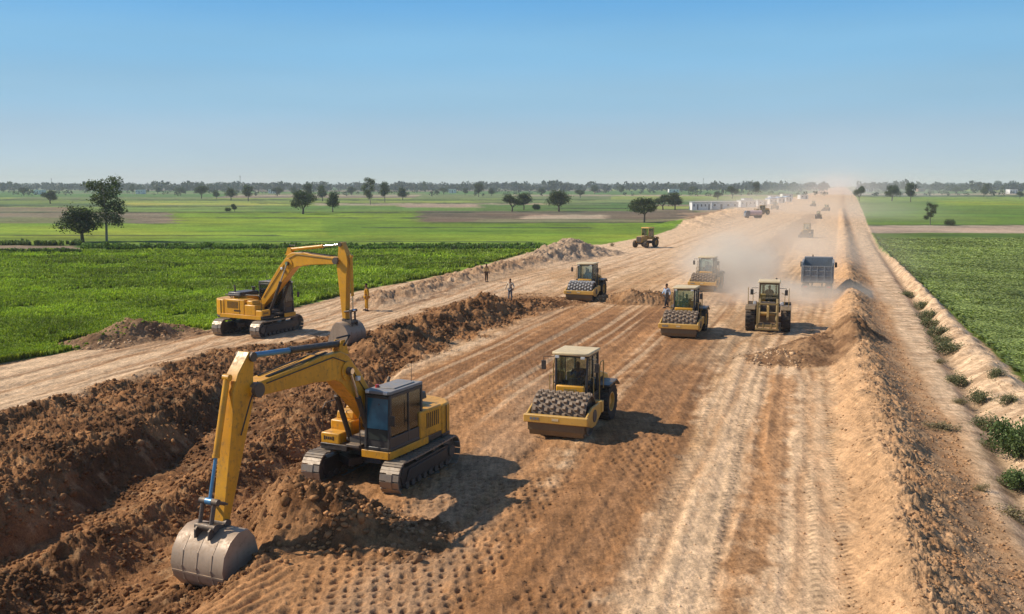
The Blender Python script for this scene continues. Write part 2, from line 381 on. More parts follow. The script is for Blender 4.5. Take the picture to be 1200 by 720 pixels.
# ------------------------------------------------------------------ materials
class NT:
    def __init__(s, name):
        s.m = bpy.data.materials.new(name); s.m.use_nodes = True; s.t = s.m.node_tree; s.t.nodes.clear()
        s.out = s.n('ShaderNodeOutputMaterial')
    def n(s, typ, **k):
        nd = s.t.nodes.new(typ)
        for a, v in k.items():
            if a.startswith('i_'):
                key = a[2:]; key = int(key) if key.isdigit() else key.replace('_', ' ')
                nd.inputs[key].default_value = v
            else: setattr(nd, a, v)
        return nd
    def l(s, a, b): s.t.links.new(a, b)
    def noise(s, scale, detail=4, rough=.55, coord=None, dim='3D'):
        nd = s.n('ShaderNodeTexNoise'); nd.inputs['Scale'].default_value = scale; nd.inputs['Detail'].default_value = detail; nd.inputs['Roughness'].default_value = rough
        if coord is not None: s.l(coord, nd.inputs['Vector'])
        return nd.outputs['Fac']
    def ramp(s, v, a, b, lo=0.0, hi=1.0):
        nd = s.n('ShaderNodeMapRange'); s.l(v, nd.inputs[0])
        nd.inputs[1].default_value = a; nd.inputs[2].default_value = b; nd.inputs[3].default_value = lo; nd.inputs[4].default_value = hi
        nd.interpolation_type = 'SMOOTHSTEP'
        return nd.outputs[0]
    def math(s, op, a, b=None):
        nd = s.n('ShaderNodeMath', operation=op)
        for i, v in enumerate((a, b)):
            if v is None: continue
            if isinstance(v, (int, float)): nd.inputs[i].default_value = v
            else: s.l(v, nd.inputs[i])
        return nd.outputs[0]
    def mixc(s, f, a, b, mode='MIX'):
        nd = s.n('ShaderNodeMix', data_type='RGBA', blend_type=mode)
        for i, v in ((0, f), (6, a), (7, b)):
            if isinstance(v, (int, float)): nd.inputs[i].default_value = v
            elif isinstance(v, (tuple, list)): nd.inputs[i].default_value = tuple(v) + (1,)
            else: s.l(v, nd.inputs[i])
        return nd.outputs[2]
    def bsdf(s, color, rough=.6, metal=0.0, spec=.5, bump=None, bstr=.3, bdist=.02, **k):
        b = s.n('ShaderNodeBsdfPrincipled')
        if isinstance(color, (tuple, list)): b.inputs['Base Color'].default_value = tuple(color) + (1,)
        else: s.l(color, b.inputs['Base Color'])
        if isinstance(rough, (int, float)): b.inputs['Roughness'].default_value = rough
        else: s.l(rough, b.inputs['Roughness'])
        b.inputs['Metallic'].default_value = metal; b.inputs['Specular IOR Level'].default_value = spec
        if bump is not None:
            bp = s.n('ShaderNodeBump'); bp.inputs['Strength'].default_value = bstr; bp.inputs['Distance'].default_value = bdist
            s.l(bump, bp.inputs['Height']); s.l(bp.outputs[0], b.inputs['Normal'])
        s.l(b.outputs[0], s.out.inputs[0])
        return b

def worn(name, col, rough=.5, metal=0.0, dust=.5, dustcol=(.40, .27, .16), vary=.12, zdust=0.0, spec=.5, stain=(.10, .06, .035), stains=.3):
    """paint or metal with dust lying on upward faces, stains and uneven tone"""
    t = NT(name); tc = t.n('ShaderNodeTexCoord').outputs['Object']; geo = t.n('ShaderNodeNewGeometry')
    n1 = t.noise(1.3, 5, .6, tc); n2 = t.noise(7, 5, .65, tc); n3 = t.noise(24, 3, .6, tc)
    c = t.mixc(t.ramp(n1, .3, .7), [v * (1 - vary) for v in col], [min(1, v * (1 + vary)) for v in col])
    mp = t.n('ShaderNodeMapping'); t.l(tc, mp.inputs[0]); mp.inputs['Scale'].default_value = (9, 9, .7); n4 = t.noise(1.0, 4, .6, mp.outputs[0])
    c = t.mixc(t.math('MULTIPLY', t.ramp(n4, .50, .70), stains * .75), c, [v * .5 + w * .5 for v, w in zip(col, stain)])
    c = t.mixc(t.math('MULTIPLY', t.ramp(n2, .52, .72), stains), c, stain)
    sep = t.n('ShaderNodeSeparateXYZ'); t.l(geo.outputs['Normal'], sep.inputs[0])
    up = t.ramp(sep.outputs[2], .0, .9, .25, 1.0)
    d = t.math('MULTIPLY', t.math('MULTIPLY', up, t.ramp(t.math('ADD', t.math('MULTIPLY', n2, .6), t.math('MULTIPLY', n3, .4)), .32, .66)), dust)
    if zdust:
        sz = t.n('ShaderNodeSeparateXYZ'); t.l(geo.outputs['Position'], sz.inputs[0])
        d = t.math('MAXIMUM', d, t.math('MULTIPLY', t.ramp(sz.outputs[2], zdust, .2, 0, .8), t.ramp(n2, .25, .6)))
    c = t.mixc(d, c, dustcol)
    r = t.ramp(n2, .3, .7, rough * .8, min(1, rough * 1.3))
    t.bsdf(c, r, metal, spec, bump=n3, bstr=.12, bdist=.01)
    return t.m

M = {}
def build_materials():
    # earth: colour from the terrain, grain and small clods in the shader
    t = NT('earth'); tc = t.n('ShaderNodeNewGeometry').outputs['Position']
    at = t.n('ShaderNodeAttribute', attribute_name='gcol')
    a1 = t.noise(.9, 6, .62, tc); a2 = t.noise(5.5, 6, .68, tc); a3 = t.noise(22, 3, .6, tc)
    c = t.mixc(t.ramp(a1, .28, .72), .80, 1.16) if False else None
    v = t.math('ADD', t.math('MULTIPLY', t.ramp(a1, .25, .75), .34), t.math('MULTIPLY', t.ramp(a2, .25, .75), .42))
    v = t.math('ADD', t.math('ADD', v, .47), t.math('MULTIPLY', t.ramp(a3, .3, .7), .34))
    nd = t.n('ShaderNodeVectorMath', operation='SCALE'); t.l(at.outputs['Color'], nd.inputs[0]); t.l(v, nd.inputs['Scale'])
    mp = t.n('ShaderNodeMapping'); t.l(tc, mp.inputs[0]); mp.inputs['Rotation'].default_value = (0, 0, radians(16)); mp.inputs['Scale'].default_value = (9, .55, 3)
    sk = t.noise(1.0, 5, .6, mp.outputs[0]); flat_ = t.ramp(at.outputs['Alpha'], .68, .85, 1, 0)
    spk = t.noise(13, 3, .7, tc); pit = t.ramp(spk, .60, .72)
    sv = t.n('ShaderNodeVectorMath', operation='SCALE'); t.l(nd.outputs[0], sv.inputs[0])
    f_ = t.math('ADD', 1.0, t.math('MULTIPLY', flat_, t.ramp(sk, .3, .7, -.18, .15)))
    t.l(t.math('SUBTRACT', f_, t.math('MULTIPLY', pit, .30)), sv.inputs['Scale']); nd = sv
    vor = t.n('ShaderNodeTexVoronoi'); vor.inputs['Scale'].default_value = 6.5; t.l(tc, vor.inputs['Vector'])
    a2 = t.math('ADD', a2, t.math('SUBTRACT', t.math('MULTIPLY', t.math('MULTIPLY', sk, flat_), .45), t.math('MULTIPLY', pit, .30)))
    hgt = t.math('ADD', t.math('MULTIPLY', a2, .7), t.math('ADD', t.math('MULTIPLY', a3, .25), t.math('MULTIPLY', t.ramp(vor.outputs['Distance'], 0, .6, .35, 0), .35)))
    b = t.bsdf(nd.outputs[0], .95, 0, .12)
    bp = t.n('ShaderNodeBump'); bp.inputs['Distance'].default_value = .09
    t.l(t.math('MULTIPLY', at.outputs['Alpha'], .85), bp.inputs['Strength']); t.l(hgt, bp.inputs['Height']); t.l(bp.outputs[0], b.inputs['Normal'])
    M['earth'] = t.m
    # clods
    t = NT('clod_earth'); tc = t.n('ShaderNodeNewGeometry').outputs['Position']
    at = t.n('ShaderNodeAttribute', attribute_name='gcol'); a2 = t.noise(7, 5, .65, tc)
    nd = t.n('ShaderNodeVectorMath', operation='SCALE'); t.l(at.outputs['Color'], nd.inputs[0]); t.l(t.ramp(a2, .25, .75, .7, 1.3), nd.inputs['Scale'])
    t.bsdf(nd.outputs[0], .95, 0, .1, bump=t.noise(16, 4, .6, tc), bstr=.8, bdist=.05); M['clod'] = t.m
    # leaves: colour from attribute
    def leaf(name, trans=.25, rough=.55):
        t = NT(name); at = t.n('ShaderNodeAttribute', attribute_name='gcol')
        b = t.bsdf(at.outputs['Color'], rough, 0, .25)
        tr = t.n('ShaderNodeBsdfTranslucent'); sc = t.n('ShaderNodeVectorMath', operation='MULTIPLY'); t.l(at.outputs['Color'], sc.inputs[0]); sc.inputs[1].default_value = (1.1, 1.2, .5)
        t.l(sc.outputs[0], tr.inputs[0])
        mx = t.n('ShaderNodeMixShader'); mx.inputs[0].default_value = trans; t.l(b.outputs[0], mx.inputs[1]); t.l(tr.outputs[0], mx.inputs[2]); t.l(mx.outputs[0], t.out.inputs[0])
        return t.m
    M['leaf'] = leaf('leaf'); M['crop'] = leaf('crop_leaf', .3, .5)
    t = NT('bark'); tc = t.n('ShaderNodeTexCoord').outputs['Object']; t.bsdf(t.mixc(t.noise(6, 5, .6, tc), (.06, .045, .035), (.18, .14, .11)), .9, 0, .2, bump=t.noise(20, 3, .5, tc)); M['bark'] = t.m
    t = NT('pale_bark'); tc = t.n('ShaderNodeTexCoord').outputs['Object']; t.bsdf(t.mixc(t.noise(4, 5, .6, tc), (.16, .13, .10), (.42, .38, .32)), .85, 0, .2); M['pale_bark'] = t.m
    M['yellow'] = worn('yellow_paint', (.78, .36, .015), .38, 0, .35, vary=.08, stains=.28)
    M['yellow_b'] = worn('yellow_paint_dug', (.72, .33, .010), .42, 0, .32, vary=.15, stains=.5)
    M['cream'] = worn('cream_yellow_paint', (.70, .385, .065), .45, 0, .42, dustcol=(.50, .35, .21), vary=.1, stains=.2)
    M['cream_roof'] = worn('cream_roof_paint', (.72, .55, .30), .55, 0, .4, dustcol=(.62, .47, .30), stains=.12)
    M['ochre'] = worn('dusty_ochre_paint', (.42, .25, .055), .6, 0, .55, vary=.15)
    M['ochre_l'] = worn('dusty_arm_paint', (.30, .20, .06), .6, 0, .45, vary=.15)
    M['ochre_d'] = worn('dark_ochre_and_shade', (.15, .10, .045), .6, 0, .6, vary=.15)
    M['black'] = worn('black_paint', (.022, .022, .024), .45, 0, .5, stains=0)
    M['cabdark'] = worn('charcoal_paint', (.035, .037, .040), .42, 0, .35, stains=0)
    M['steel'] = worn('dusty_dark_steel', (.085, .075, .068), .6, .3, .8, stains=.2)
    M['track'] = worn('worn_track_steel', (.30, .245, .19), .5, .45, .6, dustcol=(.42, .31, .20), stains=.35, stain=(.06, .05, .04))
    M['bucket'] = worn('scoured_bucket_steel', (.43, .315, .215), .55, .15, .7, dustcol=(.47, .31, .185), stains=.35, stain=(.10, .065, .045))
    M['pads'] = worn('drum_pad_steel', (.34, .24, .155), .6, .1, .6, dustcol=(.44, .32, .215), stains=.25)
    M['pads_pale'] = worn('pale_pad_steel', (.55, .53, .50), .5, .2, .3, stains=.2)
    M['drum'] = worn('padded_drum_steel', (.19, .135, .09), .6, .25, .75, dustcol=(.27, .19, .125), stains=.3)
    M['drum_pale'] = worn('pale_drum_steel', (.11, .10, .09), .5, .3, .4, dustcol=(.22, .17, .12), stains=.3)
    M['rubber'] = worn('dusty_rubber', (.028, .026, .025), .85, 0, .75, dustcol=(.26, .18, .115), stains=0, spec=.2)
    M['hose'] = worn('hose_rubber', (.02, .02, .02), .5, 0, .2, stains=0)
    M['chrome'] = worn('chromed_rod', (.62, .66, .72), .18, 1.0, .05, stains=.05)
    M['bluerod'] = worn('blue_sleeve', (.08, .26, .45), .35, .3, .3, stains=.15)
    M['grey'] = worn('blue_grey_truck_paint', (.22, .245, .26), .6, .1, .65, dustcol=(.38, .28, .2), vary=.15)
    M['greylt'] = worn('grey_truck_paint', (.22, .23, .24), .6, .1, .6, dustcol=(.42, .32, .23))
    M['white'] = worn('white_paint', (.78, .77, .74), .6, 0, .25, stains=.12)
    M['whitewall'] = worn('limewashed_wall', (.80, .79, .76), .9, 0, .15, stains=.18, stain=(.35, .3, .25))
    M['pinkish'] = worn('faded_pink_tank', (.62, .45, .44), .6, 0, .4, stains=.12)
    M['roofing'] = worn('sheet_roof', (.55, .58, .60), .6, 0, .2, stains=.2)
    M['blueroof'] = worn('pale_blue_tarpaulin', (.34, .46, .60), .6, 0, .15, stains=.1)
    M['darkopen'] = worn('dark_opening', (.05, .055, .06), .8, 0, 0, stains=0)
    M['brick'] = worn('dull_brick', (.36, .20, .13), .9, 0, .1, stains=.2)
    M['concrete'] = worn('pole_concrete', (.35, .34, .32), .9, 0, 0, stains=.1)
    M['red'] = worn('red_lens', (.5, .03, .02), .25, 0, .1, stains=0)
    M['lamp'] = worn('lamp_lens', (.75, .75, .72), .15, 0, .1, stains=0)
    t = NT('cab_glass')
    gl = t.n('ShaderNodeBsdfGlossy'); gl.inputs['Roughness'].default_value = .06; gl.inputs['Color'].default_value = (.8, .9, .95, 1)
    tr = t.n('ShaderNodeBsdfTransparent'); tr.inputs[0].default_value = (.86, .92, .90, 1)
    df = t.n('ShaderNodeBsdfDiffuse'); df.inputs[0].default_value = (.30, .26, .2, 1)
    fr = t.n('ShaderNodeFresnel'); fr.inputs[0].default_value = 1.6
    mx = t.n('ShaderNodeMixShader'); t.l(t.math('ADD', fr.outputs[0], .06), mx.inputs[0]); t.l(tr.outputs[0], mx.inputs[1]); t.l(gl.outputs[0], mx.inputs[2])
    m2 = t.n('ShaderNodeMixShader'); tc = t.n('ShaderNodeTexCoord').outputs['Object']
    t.l(t.ramp(t.noise(3, 4, .6, tc), .4, .9, .02, .14), m2.inputs[0]); t.l(mx.outputs[0], m2.inputs[1]); t.l(df.outputs[0], m2.inputs[2]); t.l(m2.outputs[0], t.out.inputs[0])
    M['glass'] = t.m
    t = NT('dark_cab_glass')
    b = t.bsdf((.045, .055, .05), .12, 0, .9); M['dglass'] = t.m
    t = NT('teal_cab_glass')
    tc = t.n('ShaderNodeTexCoord').outputs['Object']
    b = t.bsdf(t.mixc(t.ramp(t.noise(1.6, 3, .5, tc), .35, .65), (.03, .13, .19), (.06, .24, .32)), .12, 0, .9); M['tglass'] = t.m
    def cloth(name, c):
        t = NT(name); tc = t.n('ShaderNodeTexCoord').outputs['Object']; n = t.noise(6, 4, .6, tc)
        t.bsdf(t.mixc(n, [v * .7 for v in c], [min(1, v * 1.25) for v in c]), .9, 0, .2, bump=n, bstr=.4, bdist=.03); M[name] = t.m
    cloth('skin', (.20, .10, .06)); cloth('hair', (.012, .010, .009)); cloth('navy', (.03, .075, .16)); cloth('olive_ochre', (.55, .27, .02)); cloth('tan_cloth', (.55, .38, .17))
    cloth('brown_cloth', (.12, .075, .045)); cloth('grey_cloth', (.17, .17, .18)); cloth('pale_cloth', (.45, .55, .68)); cloth('dark_cloth', (.05, .045, .045)); cloth('seat_cloth', (.03, .03, .032)); cloth('beige_cloth', (.62, .50, .36))

# ------------------------------------------------------------------ mesh builder
class MB:
    def __init__(s): s.v = []; s.f = []; s.mi = []; s.m = 0
    def add(s, vs, fs):
        o = len(s.v); s.v += [tuple(v) for v in vs]; s.f += [tuple(i + o for i in f) for f in fs]; s.mi += [s.m] * len(fs); return s
    def box(s, c, d, rot=None, taper=(1, 1)):
        x, y, z = d[0] / 2, d[1] / 2, d[2] / 2
        vs = [Vector((sx * x * (taper[0] if sz > 0 else 1), sy * y * (taper[1] if sz > 0 else 1), sz * z)) for sx in (-1, 1) for sy in (-1, 1) for sz in (-1, 1)]
        if rot is not None:
            R = Euler(rot).to_matrix(); vs = [R @ v for v in vs]
        vs = [v + Vector(c) for v in vs]
        return s.add(vs, [(0, 1, 3, 2), (4, 6, 7, 5), (0, 4, 5, 1), (2, 3, 7, 6), (0, 2, 6, 4), (1, 5, 7, 3)])
    def plate(s, prof, y0, y1):
        """outline in the x-z plane, extruded along y"""
        n = len(prof); vs = [(p[0], y0, p[1]) for p in prof] + [(p[0], y1, p[1]) for p in prof]
        a = sum(prof[i][0] * prof[(i + 1) % n][1] - prof[(i + 1) % n][0] * prof[i][1] for i in range(n))
        fs = [tuple(range(n)), tuple(range(2 * n - 1, n - 1, -1))] + [(i, i + n, (i + 1) % n + n, (i + 1) % n) for i in range(n)]
        if a < 0: fs = [tuple(reversed(f)) for f in fs]
        return s.add(vs, fs)
    def slab(s, prof, z0, z1):
        """outline in the x-y plane, extruded along z"""
        n = len(prof); vs = [(p[0], p[1], z0) for p in prof] + [(p[0], p[1], z1) for p in prof]
        a = sum(prof[i][0] * prof[(i + 1) % n][1] - prof[(i + 1) % n][0] * prof[i][1] for i in range(n))
        fs = [tuple(range(n - 1, -1, -1)), tuple(range(n, 2 * n))] + [(i, (i + 1) % n, (i + 1) % n + n, i + n) for i in range(n)]
        if a < 0: fs = [tuple(reversed(f)) for f in fs]
        return s.add(vs, fs)
    def tube(s, a, b, r0, r1=None, n=12, cap=True):
        a = Vector(a); b = Vector(b); r1 = r0 if r1 is None else r1
        z = (b - a).normalized(); x = z.orthogonal().normalized(); y = z.cross(x)
        vs = [a + (x * cos(2 * pi * i / n) + y * sin(2 * pi * i / n)) * r0 for i in range(n)] + [b + (x * cos(2 * pi * i / n) + y * sin(2 * pi * i / n)) * r1 for i in range(n)]
        fs = [(i, (i + 1) % n, (i + 1) % n + n, i + n) for i in range(n)]
        if cap: fs += [tuple(range(n - 1, -1, -1)), tuple(range(n, 2 * n))]
        return s.add(vs, fs)
    def path(s, pts, r, n=8):
        for a, b in zip(pts[:-1], pts[1:]): s.tube(a, b, r, r, n)
        return s
    def wheel(s, c, prof, n=32):
        """revolve prof [(radius, y)] about the y axis through c; closed ring"""
        m = len(prof); vs = []; fs = []
        for i in range(n):
            a = 2 * pi * i / n
            for r, y in prof: vs.append((c[0] + r * cos(a), c[1] + y, c[2] + r * sin(a)))
        for i in range(n):
            for j in range(m):
                p, q = i * m + j, i * m + (j + 1) % m; p2, q2 = ((i + 1) % n) * m + j, ((i + 1) % n) * m + (j + 1) % m
                fs.append((p, q, q2, p2))
        return s.add(vs, fs)
    def cut(s):
        if not hasattr(s, 'cuts'): s.cuts = []
        s.cuts.append((len(s.v), len(s.f))); return s
    def build_cut(s, name, mats, parent=None, **k):
        """one object for every piece begun with cut()"""
        c = s.cuts + [(len(s.v), len(s.f))]; out = []
        for (v0, f0), (v1, f1) in zip(c[:-1], c[1:]):
            if v1 == v0: continue
            q = MB(); q.v = s.v[v0:v1]; q.f = [tuple(i - v0 for i in f) for f in s.f[f0:f1]]; q.mi = [0] * len(q.f); out.append(q.build(name, mats, parent, **k))
        return out
    def build(s, name, mats, parent=None, bevel=0.0, smooth=35, seg=2, label=None):
        me = bpy.data.meshes.new(name)
        me.from_pydata(s.v, [], s.f); me.validate(); me.update()
        if not isinstance(mats, (list, tuple)): mats = [mats]
        for m in mats: me.materials.append(M[m] if isinstance(m, str) else m)
        if len(mats) > 1 and len(me.polygons) == len(s.mi): me.polygons.foreach_set('material_index', s.mi)
        import bmesh
        bm = bmesh.new(); bm.from_mesh(me); bmesh.ops.recalc_face_normals(bm, faces=bm.faces); bm.to_mesh(me); bm.free()
        if smooth:
            me.shade_smooth(); me.set_sharp_from_angle(angle=radians(smooth))
        o = bpy.data.objects.new(name, me); COL.objects.link(o)
        if parent is not None: o.parent = parent
        if bevel:
            b = o.modifiers.new('bevel', 'BEVEL'); b.width = bevel; b.segments = seg; b.limit_method = 'ANGLE'; b.angle_limit = radians(40); b.harden_normals = False
        if label: o['label'] = label
        return o

def tyre(root, c, R, W, rimmat, name='wheel', lugs=20, rr=.52):
    y = W / 2
    m = MB(); m.wheel(c, [(R * rr, -y * .8), (R * .78, -y), (R * .93, -y * .96), (R * .965, -y * .75), (R * .965, y * .75), (R * .93, y * .96), (R * .78, y), (R * rr, y * .8)], 32)
    for i in range(lugs):
        a = 2 * pi * i / lugs
        for sd in (-1, 1):
            aa = a + (pi / lugs if sd > 0 else 0)
            m.box((c[0] + R * .975 * cos(aa), c[1] + sd * y * .48, c[2] + R * .975 * sin(aa)), (R * .07, y * .95, R * .11), rot=(0, -aa, 0))
    w = m.build(name, 'rubber', root, smooth=40)
    r = MB(); r.wheel(c, [(R * rr, -y * .82), (R * rr, y * .82), (R * rr * .9, y * .82), (R * rr * .86, y * .35), (.02, y * .3), (.02, -y * .3), (R * rr * .86, -y * .35), (R * rr * .9, -y * .82)], 28)
    r.tube((c[0], c[1] - y * .6, c[2]), (c[0], c[1] + y * .6, c[2]), R * .17, n=16)
    for i in range(8):
        a = 2 * pi * i / 8; r.tube((c[0] + R * .27 * cos(a), c[1] - y * .42, c[2] + R * .27 * sin(a)), (c[0] + R * .27 * cos(a), c[1] + y * .42, c[2] + R * .27 * sin(a)), R * .03, n=6)
    r.build('rim', rimmat, w)
    return w

# ------------------------------------------------------------------ people
def skin_obj(name, verts, edges, radii, mat, parent=None, root=0, levels=1):
    me = bpy.data.meshes.new(name); me.from_pydata([tuple(v) for v in verts], edges, []); me.update()
    o = bpy.data.objects.new(name, me); COL.objects.link(o)
    md = o.modifiers.new('skin', 'SKIN'); md.use_smooth_shade = True
    lay = me.skin_vertices[0] if me.skin_vertices else None
    if lay is None:
        bpy.context.view_layer.objects.active = o
    sv = me.skin_vertices[0].data
    for i, r in enumerate(radii):
        r = r if isinstance(r, tuple) else (r, r); f = 1.12 if r[0] > .03 else 1; sv[i].radius = (r[0] * f, r[1] * f); sv[i].use_root = (i == root)
    sb = o.modifiers.new('sub', 'SUBSURF'); sb.levels = levels; sb.render_levels = levels
    me.materials.append(M[mat])
    if parent is not None: o.parent = parent
    return o

class Sk:
    def __init__(s): s.v = []; s.e = []; s.r = []
    def p(s, v, r, par=None):
        s.v.append(Vector(v)); s.r.append(r)
        if par is not None: s.e.append((par, len(s.v) - 1))
        return len(s.v) - 1
    def chain(s, par, pts):
        for v, r in pts: par = s.p(v, r, par)
        return par

def person(loc, rz, label, H=1.75, shirt='tan_cloth', trousers='brown_cloth', pose='stand', arms=None, legs=None, group=None, cap=None):
    """facing +x locally. arms: [(elbow, wrist)] for left, right; legs: [(hip?, knee, ankle)]"""
    k = H / 1.75
    if pose == 'sit':
        hip = .0; arms = arms or [((.10, .27, .30), (.36, .22, .30)), ((.10, -.27, .30), (.36, -.22, .30))]
        legs = [((.42, .13, .04), (.52, .13, -.38)), ((.42, -.13, .04), (.52, -.13, -.38))]
    else:
        hip = .92
        arms = arms or [((-.03, .27, 1.12), (.03, .30, .88)), ((-.03, -.27, 1.12), (.03, -.30, .88))]
        legs = legs or [((.02, .11, .49), (-.02, .13, .07)), ((.03, -.11, .49), (.05, -.13, .07))]
    def S(v): return Vector(v) * k
    b = Sk()
    pel = b.p(S((0, 0, hip + .02)), (.15 * k, .105 * k))
    ch = b.chain(pel, [(S((0, 0, hip + .17)), (.13 * k, .095 * k)), (S((.0, 0, hip + .36)), (.155 * k, .11 * k)), (S((0, 0, hip + .49)), (.12 * k, .08 * k))])
    b.chain(ch, [(S((.01, 0, hip + .575)), .052 * k), (S((.02, 0, hip + .63)), (.062 * k, .07 * k)), (S((.03, 0, hip + .71)), (.074 * k, .095 * k)), (S((.015, 0, hip + .79)), (.066 * k, .08 * k))])
    head = len(b.v) - 2
    b.p(S((.125, 0, hip + .69)), .014 * k, head)         # nose
    b.p(S((.025, .085, hip + .70)), .016 * k, head); b.p(S((.025, -.085, hip + .70)), .016 * k, head)  # ears
    hands = []
    for sd, (el, wr) in zip((1, -1), arms):
        el, wr = Vector(el), Vector(wr)
        sh = b.p(S((0, .185 * sd, hip + .475)), .058 * k, ch)
        w = b.chain(sh, [(S(el), .04 * k), (S(wr), .026 * k)])
        d = (wr - el).normalized(); side = Vector((1, 0, 0)) if abs(d.x) < .6 else Vector((0, 0, 1))
        side = (side - d * side.dot(d)).normalized(); curl = side.cross(d) * sd
        palm = b.p(S(wr + d * .05), (.034 * k, .018 * k), w)
        kn = b.p(S(wr + d * .085), (.036 * k, .016 * k), palm)
        for j, L in enumerate((.072, .082, .076, .06)):
            o_ = side * (.028 - .019 * j)
            b.chain(kn, [(S(wr + d * .10 + o_), .0085 * k), (S(wr + d * (.10 + L * .55) + o_ - curl * .008), .008 * k), (S(wr + d * (.10 + L * .95) + o_ - curl * .03), .007 * k)])
        b.chain(palm, [(S(wr + d * .06 + side * .045), .010 * k), (S(wr + d * .105 + side * .058 - curl * .01), .0085 * k)])
    for sd, (kn, an) in zip((1, -1), legs):
        kn, an = Vector(kn), Vector(an)
        b.chain(pel, [(S((0, .09 * sd, hip - .04)), .088 * k), (S(kn), .056 * k), (S(an), .036 * k), (S(an + Vector((.10, 0, -.03))), (.04 * k, .03 * k)), (S(an + Vector((.17, 0, -.04))), (.035 * k, .022 * k))])
    o = skin_obj('person', b.v, b.e, b.r, 'skin')
    o.location = loc; o.rotation_euler = (0, 0, rz); tag(o, label, 'person', group)
    # shirt
    t = Sk(); p0 = t.p(S((0, 0, hip + .0)), (.165 * k, .12 * k))
    c2 = t.chain(p0, [(S((0, 0, hip + .18)), (.15 * k, .115 * k)), (S((0, 0, hip + .36)), (.17 * k, .125 * k)), (S((0, 0, hip + .485)), (.135 * k, .095 * k))])
    for sd, (el, wr) in zip((1, -1), arms):
        el, wr = Vector(el), Vector(wr)
        t.chain(c2, [(S((0, .19 * sd, hip + .475)), .072 * k), (S(el), .054 * k), (S(el + (wr - el) * .8), .042 * k)])
    skin_obj('shirt', t.v, t.e, t.r, shirt, o)
    q = Sk(); p0 = q.p(S((0, 0, hip + .04)), (.158 * k, .118 * k))
    for sd, (kn, an) in zip((1, -1), legs):
        kn, an = Vector(kn), Vector(an)
        q.chain(p0, [(S((0, .092 * sd, hip - .05)), .102 * k), (S(kn), .074 * k), (S(kn + (an - kn) * .9), .058 * k)])
    skin_obj('trousers', q.v, q.e, q.r, trousers, o)
    h = MB(); hc = S((.0, 0, hip + .745)); R0 = .098 * k
    vs = []; fs = []; nn = 14
    for i in range(7):
        a = pi / 2 * i / 6 * 1.18
        for j in range(nn):
            bb = 2 * pi * j / nn; cut = 1 + (.0 if cos(bb) < .3 else -.28 * i / 6)
            aa = a * cut
            vs.append((hc.x + R0 * sin(aa) * cos(bb) * 1.0 + .012 * k, hc.y + R0 * .86 * sin(aa) * sin(bb), hc.z + R0 * cos(aa) * 1.0))
    for i in range(6):
        for j in range(nn): fs.append((i * nn + j, i * nn + (j + 1) % nn, (i + 1) * nn + (j + 1) % nn, (i + 1) * nn + j))
    h.add(vs, fs); h.build('hair' if not cap else 'cap', cap or 'hair', o)
    s = MB()
    for sd, (kn, an) in zip((1, -1), legs):
        an = Vector(an); s.box(S((an.x + .06, an.y, an.z - .035)), (.27 * k, .10 * k, .08 * k), taper=(.8, .8))
    s.build('shoes', 'dark_cloth', o, bevel=.02)
    return o

